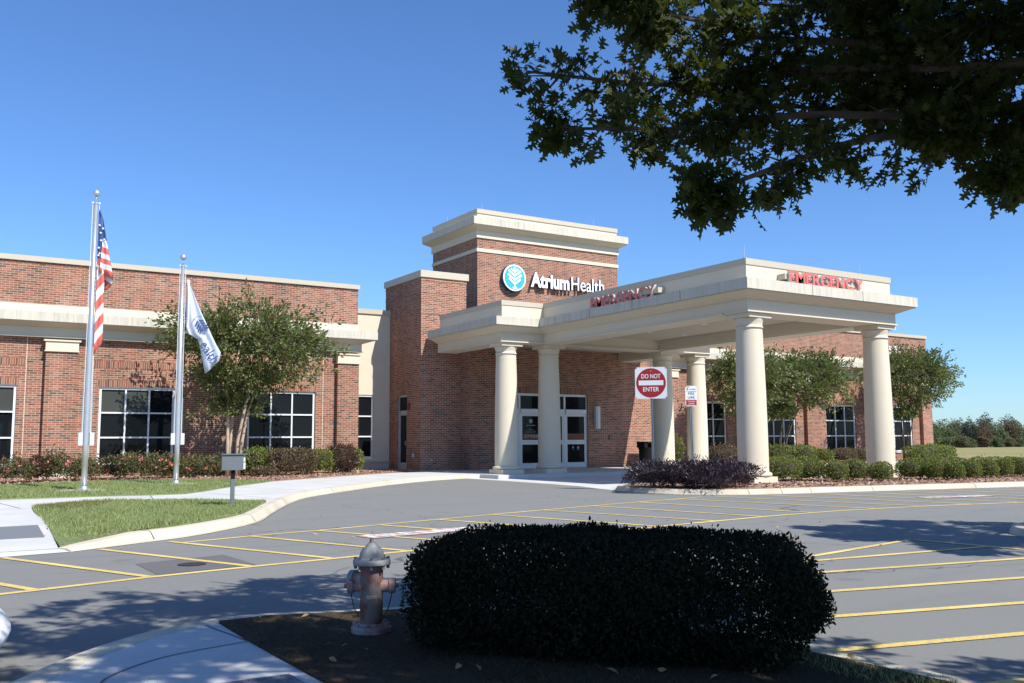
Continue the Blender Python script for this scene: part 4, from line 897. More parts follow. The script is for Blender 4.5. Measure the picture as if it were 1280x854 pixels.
for s_, z_, w_ in (('DO NOT', .195, .56), ('ENTER', -.19, .47)):
    me = fit_text(s_, frame4((sx, sy-.013, sz+z_), (1, 0, 0), (0, 0, 1)), w_, .13, .003, .015); link('lettering', me, M['white'], sp, True)
bm = BM(); cyl(bm, (sx, sy-.016, sz+.345), (sx, sy-.008, sz+.345), .016, 8); cyl(bm, (sx, sy-.016, sz-.43), (sx, sy-.008, sz-.43), .016, 8); obj('bolt', bm, M['steel'], sp, True)
t = signpost(19.12, 20.5, 2.95, -.02, 'fire_lane_sign', 'narrow white and red FIRE LANE sign on a leaning steel post in the purple bushes', R(-20))
lx_ = lambda z: -.02*z
sy, z0, z1 = -.03, 2.32, 2.92; cx = -.03
bm = BM(); box(bm, cx-.185, cx+.185, sy-.005, sy, z0, z1); bmesh.ops.bevel(bm, geom=[e for e in bm.edges if abs(e.verts[0].co.y-e.verts[1].co.y) > .003], offset=.03, segments=3, affect='EDGES'); sp = obj('sign_plate', bm, M['white'], t, True)
bm = BM(); box(bm, cx-.165, cx+.165, sy-.008, sy-.006, z0+.025, z0+.19); box(bm, cx-.165, cx-.06, sy-.008, sy-.006, z1-.045, z1-.022); box(bm, cx-.14, cx-.10, sy-.008, sy-.006, z1-.13, z1-.075); obj('red_panel', bm, M['red'], sp, True)
bm = BM(); box(bm, cx-.07, cx+.15, sy-.008, sy-.006, z1-.165, z1-.158); box(bm, cx-.165, cx+.165, sy-.008, sy-.006, z1-.172, z1-.166); obj('rule_line', bm, M['grey'], sp, True)
for s_, z_, w_, h_, mm in (('FIRE', z0+.375, .19, .075, 'grey'), ('LANE', z0+.265, .21, .075, 'grey'), ('TOW-AWAY', z0+.14, .25, .042, 'white'), ('ZONE', z0+.072, .2, .042, 'white'), ('NO PARKING', z1-.10, .2, .03, 'grey')):
    me = fit_text(s_, frame4((cx+(.04 if 'NO ' in s_ else 0), sy-.010, z_), (1, 0, 0), (0, 0, 1)), w_, h_, .003, .0); link('lettering', me, M[mm], sp, True)

# ------------------------------------------------------------------ trash bin by the entrance wall
t = thing('trash_bin', (30.9, 36.5, .152), 'black hooded trash bin standing against the sunlit brick wall', 'trash bin')
bm = BM(); lathe(bm, [(.36, 0), (.38, .03), (.41, .86), (.43, .88), (.43, .94), (.40, .96)], 0, 0, 32); obj('body', bm, M['black'], t, True)
bm = BM(); box(bm, -.40, -.19, -.30, .30, .955, 1.25); box(bm, .19, .40, -.30, .30, .955, 1.25); box(bm, -.40, .40, -.30, .30, 1.17, 1.25); bevel(bm, .03); obj('hood', bm, M['black'], t, True)

# ------------------------------------------------------------------ white car just beyond the left edge
t = thing('parked_car', (-1.795, 7.35, 0), 'white car with only its rounded front bumper corner in view', 'car')
prof = [(2.22, .215), (2.31, .25), (2.33, .31), (2.26, .385), (1.98, .42), (1.92, .56), (1.80, .70), (1.2, .86), (.95, .90), (.30, 1.36), (-.05, 1.42), (-.95, 1.42), (-1.65, 1.05), (-2.15, 1.0), (-2.22, .60), (-2.25, .30), (-2.18, .22)]
bm = BM(); nx = 12; rows_ = []
for j in range(nx+1):
    v_ = j/nx*2-1; wy = .92*math.copysign(1-(1-abs(v_))**1.6, v_); r_ = []
    for x, z in prof:
        k = abs(wy/.92); sx_ = x*(1-.10*k**4) if z < 1.0 else x*(1-.08*k**3); zz = z-(.10*k**3 if z > 1.2 else .03*k**4); yy = wy*(1 if z < .95 else .80)
        r_.append(bm.verts.new((sx_, yy, zz)))
    rows_.append(r_)
for a, b in zip(rows_, rows_[1:]):
    for k in range(len(prof)-1): bm.faces.new((a[k], a[k+1], b[k+1], b[k]))
    bm.faces.new((a[-1], a[0], b[0], b[-1]))
bm.faces.new(rows_[0]); bm.faces.new(rows_[-1][::-1])
obj('body', bm, M['carpaint'], t, True, True)
for s in (-1, 1):
    bm = BM(); q = [(.75, .94), (.28, 1.28), (-.9, 1.30), (-1.35, 1.0)]; a = [bm.verts.new((x, s*(.80 if z < 1 else .715), z)) for x, z in q]; b = [bm.verts.new((v.co.x, v.co.y-s*.02, v.co.z)) for v in a]
    bm.faces.new(a); bm.faces.new(b[::-1]); [bm.faces.new((a[i], a[(i+1) % 4], b[(i+1) % 4], b[i])) for i in range(4)]; obj('side_window', bm, M['glass'], t, True)
    bm = BM(); box(bm, 1.62, 1.86, s*.58-.13, s*.58+.13, .56, .655); bevel(bm, .03); obj('headlight', bm, M['lamp'], t, True)
    for x in (1.38, -1.42):
        bm = BM(); tube(bm, [(x, s*.72, .31), (x, s*.74, .31), (x, s*.90, .31), (x, s*.93, .31)], [.27, .31, .31, .27], 28); wv = obj('wheel', bm, M['tyre'], t, True)
        bm = BM(); cyl(bm, (x, s*.905, .31), (x, s*.937, .31), .20, 20, .17); obj('rim', bm, M['steel'], wv, True)
bm = BM(); a = [bm.verts.new(p) for p in ((.90, -.66, .97), (.90, .66, .97), (.34, .60, 1.36), (.34, -.60, 1.36))]; b = [bm.verts.new(v.co+Vector((-.02, 0, -.02))) for v in a]; bm.faces.new(a); bm.faces.new(b[::-1]); [bm.faces.new((a[i], a[(i+1) % 4], b[(i+1) % 4], b[i])) for i in range(4)]; obj('windscreen', bm, M['glass'], t, True)

# ------------------------------------------------------------------ the dark clipped hedge in the foreground
HA, HBk = Vector((3.20, 6.20, 0)), Vector((4.99, 4.26, 0)); hd = (HBk-HA).normalized(); hn = Vector((-hd.y, hd.x, 0)); HL = (HBk-HA).length
t = thing('clipped_hedge', ((HA+HBk)/2)-hn*.15+Vector((0, 0, .12)), 'long dark clipped hedge with rounded ends in the shaded foreground', 'hedge', rz=math.atan2(hd.y, hd.x))
def hedge_pts(n, inner):
    d = unit(n); d[:, 2] = np.abs(d[:, 2])*np.where(rng.random(n) < .42, -1, 1)
    p = 5; r = 1/((np.abs(d)**p).sum(1))**(1/p)
    rr = inner+(1-inner)*rng.random(n)**.7
    return d*(r*rr*lumps(d, .045, 5, 3))[:, None], d
RH = np.array((HL/2+.03, .70, .385))
P1, d1 = hedge_pts(62000, .80); P2, d2 = hedge_pts(30000, .2)
mid = (np.abs(P1[:, 0]-.15) < .62) & (P1[:, 2] < .25) & (P1[:, 2] > -.55) & (np.sin(P1[:, 0]*23)*np.sin(P1[:, 2]*9+P1[:, 0]*7) > .1) & (rng.random(len(P1)) < .7); P1, d1 = P1[~mid], d1[~mid]
P = np.vstack([P1, P2]); d = np.vstack([d1, d2]); P = P*RH+np.array((0, 0, .365)); P[:, 2] = np.maximum(P[:, 2], .02)
spr = rng.integers(0, len(P1), 500); tt = rng.random((500, 1)); P = np.vstack([P, P[spr]+d[spr]*tt*.025+np.array((0, 0, .025))*tt]); d = np.vstack([d, d[spr]])
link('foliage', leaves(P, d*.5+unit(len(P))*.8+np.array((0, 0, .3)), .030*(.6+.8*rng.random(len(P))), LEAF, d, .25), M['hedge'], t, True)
bm = BM()
for i in range(34):
    x = rng.uniform(-HL/2+.3, HL/2-.3); y = rng.uniform(-.2, .2); p = Vector((x, y, 0)); pts = [p]
    for k in range(4): p = p+Vector((rng.normal()*.05, rng.normal()*.05, .15)); pts.append(p)
    tube(bm, pts, [.012, .010, .008, .006, .003], 5)
obj('twigs', bm, M['twig'], t, True)

# ------------------------------------------------------------------ shrubs
def plant(name, x, y, z, rad, n, ls, mat, label, cat='shrub', group=None, seed=1, **kw):
    t = thing(name, (x, y, z), label, cat, group, rz=rng.uniform(0, .3)); shrub(t, rad, n, ls, M[mat], seed=seed, **kw); return t
PG = 'purple shrubs on the tip of the entrance island'
NARROW = LEAF*np.array((.55, 1))
for i, (x, y, rx, rz_, lb) in enumerate(((17.6, 20.5, .82, .35, 'dark purple shrub at the tip of the island, left of the DO NOT ENTER post'), (18.25, 19.15, .62, .28, 'lowest dark purple shrub hanging over the kerb in front of the two sign posts'), (18.1, 19.85, .82, .38, 'dark purple shrub in front of the foot of the DO NOT ENTER post'), (18.75, 19.4, .80, .38, 'dark purple shrub at the foot of the FIRE LANE post'), (19.4, 19.4, .78, .36, 'dark purple shrub against the front left canopy column'))):
    plant('purple_shrub', x, y, .155, (rx, .85, rz_), 3600, .085, 'purple', lb, 'shrub', PG, seed=20+i, p=2.1, inner=.6, amp=.14, tmpl=NARROW, sprig=500, upb=.6)
G1 = 'round green clipped shrubs along the right kerb'
ROW = [(23.45, 21.1, .80, .38), (24.45, 20.9, .66, .37), (24.47, 19.8, .47, .33), (25.6, 19.9, .47, .34), (26.02, 19.25, .41, .29), (27.7, 19.35, .52, .34), (28.44, 19.2, .44, .33), (27.95, 18.6, .38, .30), (28.25, 18.15, .37, .29), (29.36, 18.3, .40, .30), (30.5, 18.35, .38, .29), (31.49, 18.4, .38, .31), (32.65, 18.5, .42, .32)]
RL = ['broad green mound shrub just right of the front left column', 'green mound shrub merging with the broad mound right of the front left column', 'small round green shrub next after the broad mound between the two front columns', 'taller round green shrub halfway between the two front columns', 'round green ball shrub directly in front of the front right column', 'wide green shrub just right of the front right column', 'green shrub touching the wide one right of the front right column',
      'round green shrub third to the right of the front right column', 'round green shrub fourth to the right of the front right column', 'round green shrub fifth to the right of the front right column', 'round green shrub sixth to the right of the front right column', 'round green shrub seventh to the right of the front right column', 'round green shrub nearest the right edge in the kerb row']
for i, ((x, y, r_, h_), lb) in enumerate(zip(ROW, RL)): plant('boxwood_shrub', x, y, .158, (r_*.87, r_*.87, h_*1.04), 2300 if r_ < .6 else 4200, .052, 'box', lb, 'shrub', G1, seed=40+i, p=2.25, inner=.80, amp=.05, sprig=20)
G2 = 'second row of green shrubs behind the right kerb row'
for i, (x, lb) in enumerate(zip((32.54, 33.51, 34.4, 35.53, 36.3, 37.26, 38.55), ('first', 'second', 'third', 'fourth', 'fifth', 'sixth', 'last'))):
    plant('boxwood_shrub', x, 22.3-.17*i, .13, (.50, .45, .31), 1500, .06, 'box', f'low green shrub, {lb} from the left in the back row behind the kerb shrubs', 'shrub', G2, seed=70+i, p=2.4, inner=.78, amp=.06, sprig=15)
for i, (x, y, r_, h_, mat, lb, nm) in enumerate(((36.35, 36.7, (1.0, .55), .54, 'brownsh', 'clipped bronze hedge below the first window right of the canopy', 'bronze_hedge'), (41.4, 37.2, (1.1, .8), .54, 'box', 'green shrub just right of the front left column, under the wing windows', 'green_shrub'), (43.0, 37.0, (1.1, .75), .50, 'box', 'wide dark green shrub under the second wing window', 'green_shrub'), (45.07, 37.3, (.6, .6), .36, 'box', 'low green shrub left of the reddish hedge under the wing', 'green_shrub'), (46.7, 37.1, (.95, .6), .38, 'brownsh', 'low reddish bronze shrub in front of the brick pilaster', 'bronze_shrub'), (48.5, 37.1, (1.0, .6), .36, 'brownsh', 'low reddish bronze shrub under the third wing window', 'bronze_shrub'), (50.3, 37.2, (.9, .6), .33, 'brownsh', 'low bronze shrub behind the front right column', 'bronze_shrub'))):
    plant(nm, x, y, .155, (*r_, h_), 1900, .095, mat, lb, 'shrub', seed=90+i, p=3, amp=.10, sprig=80)
plant('clipped_hedge', 52.95, 35.5, .14, (2.45, .75, .47), 5200, .10, 'box', 'long boxy green hedge at the far right end of the brick building', 'hedge', seed=101, p=6, amp=.05, sprig=150)
plant('cone_shrub', 34.37, 38.2, .15, (.46, .46, .80), 1500, .09, 'box', 'upright green cone shrub against the brick between two canopy columns', 'shrub', seed=102, p=2.0, amp=.08, sprig=50)
for i, (nm, x, y, r_, h_, mat, n_, lb) in enumerate((('green_shrub', 11.12, 36.9, (.62, .6), .55, 'box', 2000, 'dark green shrub behind the grey post box under the third window'), ('bronze_hedge', 12.45, 36.55, (1.0, .6), .52, 'brownsh', 3800, 'clipped boxy bronze brown hedge under the window near the link wall'), ('green_shrub', 13.97, 37.6, (.62, .55), .50, 'box', 1900, 'green shrub between the boxy bronze hedge and the maroon shrub'), ('maroon_shrub', 15.08, 37.9, (.72, .6), .60, 'maroon', 2600, 'rounded dark maroon shrub in front of the right pilaster of the left wing'), ('green_shrub', 15.9, 38.5, (.46, .5), .52, 'box', 1500, 'small bright green shrub at the right corner of the left wing'), ('low_shrub', 11.0, 35.7, (.42, .35), .17, 'brownsh', 700, 'tiny low brown shrub on the mulch in front of the bronze hedge'))):
    plant(nm, x, y, .17, (*r_, h_), n_, .085, mat, lb, 'shrub', seed=110+i, p=4 if 'hedge' in nm else 2.5, amp=.08, sprig=90)
RB = 'rose bushes along the front of the left wing'
RS = [(2.6, 35.5, .62, .43, 'green'), (3.35, 35.9, .46, .46, 'dark'), (3.9, 35.9, .52, .50, 'green'), (4.73, 36.0, .45, .40, 'green'), (5.73, 36.4, .60, .42, 'green'), (6.39, 36.3, .55, .43, 'green'), (7.16, 36.4, .58, .45, 'green'), (7.95, 36.6, .58, .42, 'green'), (8.78, 36.8, .55, .38, 'green'), (9.56, 36.9, .55, .40, 'green'), (10.3, 37.2, .52, .42, 'green'), (1.5, 35.5, .6, .44, 'green')]
RLB = ['green rose bush at the left edge below the first window', 'dark reddish leggy rose bush just left of the pilaster base', 'rose bush with pink blooms in front of the left pilaster', 'small rose bush directly behind the taller flagpole', 'rose bush with red blooms below the left edge of the second window', 'rose bush with a large pink cluster under the second window', 'rose bush under the middle of the second window', 'rose bush under the right edge of the second window', 'rose bush behind the shorter flagpole', 'rose bush in the tree shadow right of the shorter flagpole', 'rose bush beside the crepe myrtle trunks', 'rose bush cut by the left picture edge']
for i, ((x, y, r_, h_, kd), lb) in enumerate(zip(RS, RLB)):
    t = plant('rose_bush', x, y, .17, (r_, .5, h_), 1150, .085, 'maroon' if kd == 'dark' else 'rose', lb, 'rose bush', RB, seed=130+i, p=2.2, inner=.45, amp=.2, sprig=330, upb=.5)
    n = int(rng.integers(5, 15)); q, dd = superball(n, 2.2, .9, -.2); q = q*np.array((r_, .5, h_))*1.06+np.array((0, 0, h_*.95)); n = len(q)
    q2 = (q[:, None, :]+rng.normal(size=(n, 5, 3))*.018).reshape(-1, 3)
    link('blossoms', leaves(q2, unit(len(q2)), .075*(.7+.6*rng.random(len(q2))), DIAM*np.array((1.7, 1)), np.repeat(dd, 5, 0)), M['pink'], t, True)

# ------------------------------------------------------------------ crepe myrtles
def myrtle(x, y, label, centre, rad, nsp, stems, seed, lowz, ls=.12, per=22, thin=1.0, mt='palebark'):
    g = np.random.default_rng(seed)
    t = thing('crepe_myrtle', (x, y, .16), label, 'tree', 'crepe myrtle trees along the building')
    c = np.array(centre); rad = np.array(rad)
    d = g.normal(size=(nsp, 3)); d /= np.linalg.norm(d, axis=1, keepdims=True)
    rr = (.45+.55*g.random(nsp)**.6)*lumps(d, .17, 3.0, seed)
    ends = c+d*rr[:, None]*rad; low = ends[:, 2] < lowz; ends[low, 2] = lowz+g.random(low.sum())*.5
    ends[:, 2] += g.random(nsp)*.35
    sh = g.random(nsp) < .07; ends[sh] += d[sh]*.55*np.array((1, 1, .5))+np.array((0, 0, .25)); sk = np.arange(nsp) % 11 == 0; ends[sk] = np.array((x, y, 0))+np.column_stack([g.normal(size=sk.sum())*.7, g.normal(size=sk.sum())*.5, lowz-.3+g.random(sk.sum())*.9])
    bm = BM(); tips = []
    for k in range(stems):
        a = 2*math.pi*k/stems+g.random()*.6; p0 = np.array((x+.22*math.cos(a), y+.2*math.sin(a), .12))
        e = c+np.array((rad[0]*.30*math.cos(a), rad[1]*.34*math.sin(a), rad[2]*.15)); pts = [p0]
        for u in (.25, .5, .75, 1): pts.append(p0+(e-p0)*np.array((u**2.1, u**2.1, u))+g.normal(size=3)*.05)
        tube(bm, pts, [.075*thin, .065*thin, .055*thin, .042*thin, .028*thin], 10); tips += [np.array(p) for p in pts[2:]]
    obj('trunk', bm, M[mt], t, smooth=True)
    tips = np.array(tips); st = np.empty_like(ends); bm = BM()
    for i in range(nsp):
        j = np.argmin(np.linalg.norm(tips-ends[i], axis=1)+g.random(len(tips))*.8); st[i] = tips[j]+(ends[i]-tips[j])*.25
        if i % 3 == 0: mid_ = (tips[j]+ends[i])/2+g.normal(size=3)*.08; tube(bm, [tips[j], mid_, ends[i]], [.022, .012, .004], 5)
    obj('branches', bm, M['bark'], t)
    lv = ends-st; L = np.linalg.norm(lv, axis=1, keepdims=True); st = np.where(L > 1.5, ends-lv/L*1.5, st)
    P, ax = sprays(st, ends, per, .11)
    link('crown', leaves(P, ax, ls*(.6+.7*rng.random(len(P))), LEAF*np.array((1.15, 1))), M['myrtle'], t)
    return t
myrtle(10.13, 36.6, 'crepe myrtle with tan trunks in front of the left wing, behind the pale flag', (10.65, 36.5, 5.15), (3.45, 2.4, 2.0), 900, 4, 3, 2.9, .14)
myrtle(38.2, 36.8, 'crepe myrtle partly hidden by the front left canopy column', (38.3, 36.6, 4.9), (3.0, 2.3, 1.7), 560, 4, 5, 3.2, .15, 22, .6, 'bark')
myrtle(41.1, 36.9, 'crepe myrtle just right of the front left canopy column', (43.2, 36.6, 5.0), (3.9, 2.4, 1.8), 760, 4, 6, 3.1, .15, 22, .6, 'bark')
myrtle(52.4, 36.8, 'crepe myrtle with dark trunks at the right end of the brick building', (53.0, 36.6, 5.35), (4.2, 2.6, 2.1), 820, 4, 9, 3.1, .15, 22, .6, 'bark')

# ------------------------------------------------------------------ oaks: the one overhead and the one beyond the right edge
def oak(name, x, y, z0, label, limbs, extra, per, ls, shade=None, gaps=()):
    t = thing(name, (x, y, z0), label, 'tree')
    bm = BM(); tube(bm, [(x, y, z0-.05), (x, y, z0+.3), (x-.03, y+.02, 1.6), (x+.02, y+.05, 3.0), (x, y+.1, 4.2), (x-.05, y+.2, 6.2)], [.34, .24, .20, .18, .15, .07], 16); obj('trunk', bm, M['bark'], t, smooth=True)
    bm = BM(); S_, E_ = [], []
    own = []
    for li, (pts, r0_, ns, ln) in enumerate(limbs):
        sm = [Vector(p) for p in smoothline([tuple(p) for p in pts], 6)]; n = len(sm)
        tube(bm, sm, [r0_*(1-.85*i/(n-1)) for i in range(n)], 7)
        for k in range(ns):
            u = .22+.78*rng.random()**.8; i = min(n-2, int(u*(n-1))); p = sm[i].lerp(sm[i+1], u*(n-1)-i); d = (sm[i+1]-sm[i]).normalized()
            q = Vector(rng.normal(size=3)); q.z *= .6; q = (q-d*q.dot(d)).normalized()*.75+d*.75; L = ln*(.5+.7*rng.random())*(1.2-.8*u)
            S_.append(p); E_.append(p+q*L); own.append(li)
        S_.append(sm[-3]); E_.append(sm[-1]+(sm[-1]-sm[-3])*.3); own.append(li)
    for p, q in extra: S_.append(Vector(p)); E_.append(Vector(q))
    if shade is not None:      # the upper crown keeps only the twigs whose shade falls inside this ground outline
        def shaded(v):
            x_, y_ = v.x-TO_SUN.x/TO_SUN.z*v.z, v.y-TO_SUN.y/TO_SUN.z*v.z; r = False
            for i in range(len(shade)):
                a, b = shade[i], shade[(i+1) % len(shade)]
                if (a[1] > y_) != (b[1] > y_) and x_ < (b[0]-a[0])*(y_-a[1])/(b[1]-a[1])+a[0]: r = not r
            return r
        kp = [i for i in range(len(S_)) if own[i] < 10 or shaded(E_[i].lerp(S_[i], .25))]; S_ = [S_[i] for i in kp]; E_ = [E_[i] for i in kp]
    for i, (p, q) in enumerate(zip(S_, E_)): tube(bm, [p, p.lerp(q, .5)+Vector((0, 0, -.02)), q+Vector((0, 0, -.10*(q-p).length))], [.011, .008, .003], 4, False)
    obj('branches', bm, M['bark'], t)
    P, ax = sprays(np.array([tuple(v) for v in S_]), np.array([tuple(v) for v in E_]), per, .075)
    ax[:, 2] -= .35
    for gx_, gy_, gr in gaps:      # small openings in the crown that let the sun through
        q = P[:, :2]-np.array((TO_SUN.x, TO_SUN.y))/TO_SUN.z*P[:, 2:3]; kp = np.hypot(q[:, 0]-gx_, q[:, 1]-gy_) > gr; P, ax = P[kp], ax[kp]
    link('crown', leaves(P, ax, ls*(.55+.75*rng.random(len(P))), OAKL, None, .22), M['oak'], t)
    return t
TX, TY = 5.0, -.9
LIMBS = [
 ([(5, -.85, 3.3), (6.0, 2.0, 4.5), (6.9, 3.4, 4.3), (5.75, 4.75, 4.40), (4.75, 5.08, 4.18), (3.52, 5.40, 4.14)], .06, 46, .44),
 ([(5, -.8, 3.0), (6.0, 1.9, 4.2), (7.0, 3.75, 4.05), (5.4, 4.60, 3.92), (4.50, 4.82, 3.72), (3.55, 5.17, 3.66)], .055, 44, .36),
 ([(5, -.8, 2.8), (5.9, 1.8, 3.9), (7.0, 3.80, 3.88), (5.97, 4.29, 3.76), (5.16, 4.37, 3.48), (4.52, 4.42, 3.22), (4.38, 4.48, 3.20)], .05, 44, .40),
 ([(5, -.8, 3.6), (6.0, 2.1, 5.0), (6.9, 3.9, 4.7), (5.7, 4.8, 4.65), (4.85, 5.06, 4.72), (4.4, 5.15, 4.70)], .06, 56, .56),
 ([(5, -.8, 3.9), (5.9, 2.2, 5.3), (6.6, 4.0, 5.0), (5.5, 5.05, 5.08), (4.6, 5.42, 5.1), (4.25, 5.34, 5.0)], .06, 60, .62),
 ([(5, -.8, 2.9), (5.9, 1.8, 3.9), (7.2, 3.5, 3.75), (6.7, 3.65, 3.55), (6.3, 3.62, 3.32)], .045, 34, .38),
 ([(5, -.8, 3.0), (6.0, 2.0, 4.4), (7.6, 3.7, 4.15), (6.9, 4.3, 4.2), (6.0, 4.65, 4.1), (5.2, 4.85, 4.05)], .055, 46, .55),
 ([(5, -.8, 3.3), (6.0, 2.1, 4.8), (7.7, 4.0, 4.65), (7.1, 4.7, 4.7), (6.3, 5.05, 4.7)], .055, 46, .62),
 ([(5, -.8, 3.4), (6.0, 2.0, 4.6), (7.4, 3.8, 4.4), (6.6, 4.45, 4.4), (5.6, 4.8, 4.35), (4.85, 4.98, 4.2)], .055, 44, .55),
 ([(5, -.8, 3.2), (6.0, 1.9, 4.1), (7.4, 3.5, 3.85), (6.7, 3.85, 3.85), (6.05, 4.0, 3.75)], .05, 42, .45),
 ([(5, -.8, 4.2), (5.2, 2.0, 5.6), (4.6, 4.0, 5.9), (4.0, 5.4, 5.6)], .07, 60, .85),
 ([(5, -.8, 3.9), (6.0, 2.2, 5.2), (7.5, 3.3, 4.95), (6.9, 4.0, 4.88), (6.0, 4.5, 4.85)], .045, 42, .55),
 ([(5, -.8, 3.6), (6.0, 2.0, 4.9), (7.3, 3.1, 4.62), (6.8, 3.6, 4.58), (6.1, 4.0, 4.55)], .045, 36, .5),
 ([(5, -.8, 3.8), (6.0, 2.2, 5.1), (7.0, 3.7, 4.95), (5.9, 4.6, 4.9), (5.0, 4.9, 4.85)], .045, 36, .5),
 ([(5, -.8, 4.0), (3.6, 1.6, 5.2), (2.8, 3.6, 5.4), (2.2, 5.0, 5.5)], .08, 60, .9),
 ([(5, -.8, 4.0), (3.2, .4, 5.0), (1.8, 1.8, 5.3), (1.0, 3.2, 5.6)], .08, 60, .9),
 ([(5, -.8, 3.8), (3.0, -1.2, 5.0), (1.2, -.8, 5.5), (-.4, .2, 5.8)], .08, 45, .9),
 ([(5, -.8, 4.3), (4.6, 1.2, 5.6), (4.2, 2.8, 6.4), (3.4, 4.2, 6.8)], .08, 60, 1.0),
 ([(5, -.8, 4.4), (5.6, .8, 5.6), (5.9, 2.2, 6.2), (5.8, 3.6, 6.6)], .08, 60, 1.0),
 ([(5, -.8, 4.0), (5.6, 0, 4.8), (6.1, 1.2, 4.9), (6.4, 2.3, 4.9)], .07, 45, .8),
 ([(5, -.8, 3.9), (4.8, .8, 4.5), (4.5, 1.8, 4.6), (4.3, 2.6, 4.6)], .07, 50, .9),
 ([(5, -.8, 3.9), (5.0, -2.0, 5.0), (4.6, -3.2, 5.6), (4.0, -4.4, 5.8)], .08, 40, .9),
 ([(5, -.8, 3.9), (3.6, .2, 4.3), (2.6, .8, 4.4), (1.8, 1.2, 4.5)], .07, 50, .9),
 ([(5, -.8, 4.4), (3.8, -.2, 6.0), (2.6, 1.4, 7.0), (1.6, 2.6, 7.2)], .08, 45, 1.0),
 ([(5, -.8, 3.4), (5.9, 0, 4.2), (6.6, .6, 4.4), (7.0, .9, 4.4)], .04, 26, .5), ([(5, -.8, 3.4), (5.9, -.6, 4.2), (6.6, -.4, 4.4), (7.2, -.3, 4.4)], .04, 26, .5),
]
SUNV = Vector((TO_SUN.x/TO_SUN.z, TO_SUN.y/TO_SUN.z, 1))
for pts, r_, ns, ln in LIMBS[:10]:
    q = [Vector(p) for p in pts[2:]]; kk = rng.uniform(2.0, 2.8)
    up_ = [p+SUNV*(kk+rng.uniform(-.3, .3)) for p in q]
    LIMBS.append(([(5, -.75, 4.6+kk*.3), tuple((Vector((5, -.8, 5))+up_[0])/2+Vector((0, 0, .4)))]+[tuple(p) for p in up_], .06, 75, .85))
    kk += 1.6; up_ = [p+SUNV*(kk+rng.uniform(-.3, .3)) for p in q]
    LIMBS.append(([(5, -.7, 5.4), tuple((Vector((5, -.8, 6))+up_[0])/2+Vector((0, 0, .5)))]+[tuple(p) for p in up_], .06, 65, .9))
for hx, hy in ((3.0, 6.0), (3.8, 5.4), (4.6, 4.6), (2.2, 6.6), (1.2, 6.2), (2.6, 5.0), (1.4, 7.6), (2.2, 8.6), (.8, 8.0), (3.2, 4.2), (4.4, 3.6), (4.0, 6.6)):
    p = Vector((hx, hy, 0)); a = p+SUNV*rng.uniform(5.6, 6.4); b = p+Vector((rng.uniform(-.6, .2), .5, 0))+SUNV*rng.uniform(5.4, 6.6)
    LIMBS.append(([(5, -.7, 5.0), tuple((Vector((5, -.7, 5))+a)/2+Vector((0, 0, .5))), tuple(a), tuple(b)], .06, 70, .8))
oak('oak_tree', TX, TY, .12, 'large oak whose leafy branches hang across the upper right of the picture', LIMBS, [], 27, .106, [(-2, -8), (-2, 6.5), (-1, 8.4), (.2, 8.4), (.75, 9.4), (1.2, 10.1), (1.6, 10.4), (2.0, 9.7), (2.45, 9.9), (2.95, 9.6), (3.0, 8.6), (3.25, 7.9), (3.8, 8.3), (4.6, 9.2), (6.2, 10.2), (7.6, 9.6), (8.4, 8.2), (7.3, 6.9), (6.1, 5.6), (5.5, 5.0), (5.9, 4.8), (6.5, 4.1), (6.5, 3.4), (5.5, 3.0), (5.6, 2), (5.5, -8)], [(2.70, 6.75, .13), (2.60, 7.0, .10), (2.78, 6.5, .08), (3.1, 6.1, .07), (2.4, 6.2, .08), (4.9, 3.9, .12), (4.6, 3.6, .08), (3.5, 4.9, .05), (1.4, 6.9, .09), (1.7, 6.0, .07), (2.5, 5.2, .06), (3.2, 5.3, .06)])
RL2 = []
for k in range(18):
    a = k*2.4; h0 = 2.8+k*.15; rr_ = 2.9-.07*k
    RL2.append(([(15.2, 4.2, h0), (15.2+rr_*.5*math.cos(a), 4.2+rr_*.5*math.sin(a), h0+.5), (15.2+rr_*math.cos(a), 4.2+rr_*math.sin(a), h0+.8)], .05, 48, .8))
oak('street_tree', 15.2, 4.2, .14, 'street tree beyond the right edge whose shadow crosses the parking lines', RL2, [], 24, .15)

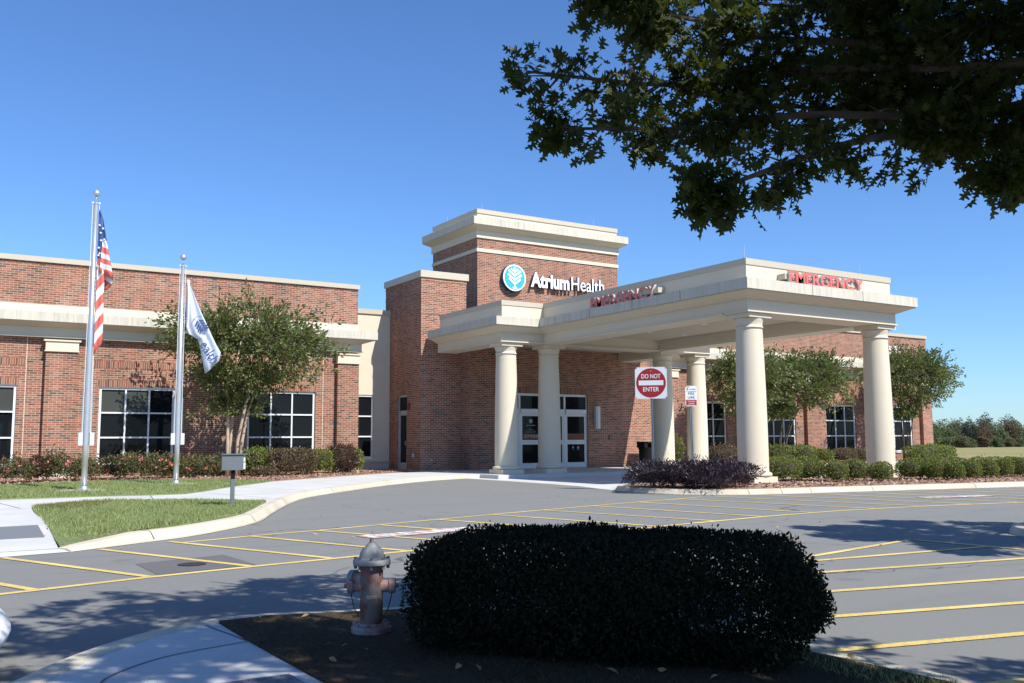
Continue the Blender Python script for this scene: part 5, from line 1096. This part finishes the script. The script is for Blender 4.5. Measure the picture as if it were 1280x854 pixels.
# ------------------------------------------------------------------ far tree line
FG = 'trees in the far line beyond the field'
protos = []
for k, (mat, r_, h_, lb) in enumerate(((0, 4.6, 9.5, 'rounded green tree in the far tree line beyond the field'), (1, 3.6, 12.0, 'tall dark green tree in the far tree line beyond the field'), (2, 4.2, 9.5, 'russet brown tree in the far tree line beyond the field'), (3, 4.0, 7.5, 'pale grey brown tree in the far tree line beyond the field'), (0, 3.4, 6.0, 'low green bushy tree at the foot of the far tree line'))):
    t = thing('far_tree', (0, 0, 0), lb, 'tree', FG)
    bm = BM(); tube(bm, [(0, 0, -.3), (.1, 0, h_*.3), (0, .1, h_*.75)], [.3, .22, .08], 8); obj('trunk', bm, M['bark'], t, True)
    n = 5200; d = unit(n); rr_ = (.45+.55*rng.random(n)**.5)*lumps(d, .30, 3.6, 200+k); P = d*rr_[:, None]*np.array((r_, r_, h_*.52))
    P[:, 2] += h_*.52; P = P[P[:, 2] > .1]
    link('crown', leaves(P, unit(len(P)), .42*(.5+rng.random(len(P))), LEAF*np.array((1.5, 1))), M['ft'][mat], t, True)
    protos.append(t)
used = set()
def fartree(k, x, y, s):
    if k in used: o = copy_tree(protos[k])
    else: o = protos[k]; used.add(k)
    o.location = (x, y, gz(x, y)-.15); o.rotation_euler = (0, 0, rng.uniform(0, 6.28)); s *= .68; o.scale = (s, s, s*rng.uniform(.85, 1.1)); return o
for k, x, y, s in ((0, 268, 180, 1.2), (0, 277, 181, 1.35), (1, 272, 192, 1.15), (1, 279, 195, 1.35), (3, 284, 184, 1.1), (2, 287, 190, .9), (3, 281, 177, .75), (4, 286, 178, .8), (4, 291, 180, .6), (1, 297, 184, 1.0), (2, 300, 182, 1.2), (2, 296, 188, 1.1), (0, 306, 184, 1.15), (1, 303, 192, 1.2), (0, 311, 182, 1.2), (1, 315, 190, 1.15), (2, 319, 184, 1.2), (0, 323, 182, 1.25), (3, 309, 178, .7), (4, 301, 177, .8), (4, 315, 178, .7), (1, 328, 188, 1.1), (0, 262, 182, 1.1), (1, 256, 188, 1.1), (2, 250, 184, 1.0), (0, 243, 182, 1.0), (0, 334, 183, 1.2), (2, 341, 184, 1.1), (0, 348, 182, 1.1)):
    fartree(k, x, y, s)
for i in range(14): fartree(int(rng.integers(0, 4)), 236+i*9+rng.uniform(-2, 2), 202+rng.uniform(-3, 6), .8 if 285 < 236+i*9 < 300 else 1.0)
for k, p in enumerate(protos):
    if k not in used: fartree(k, 350+5*k, 190, 1)
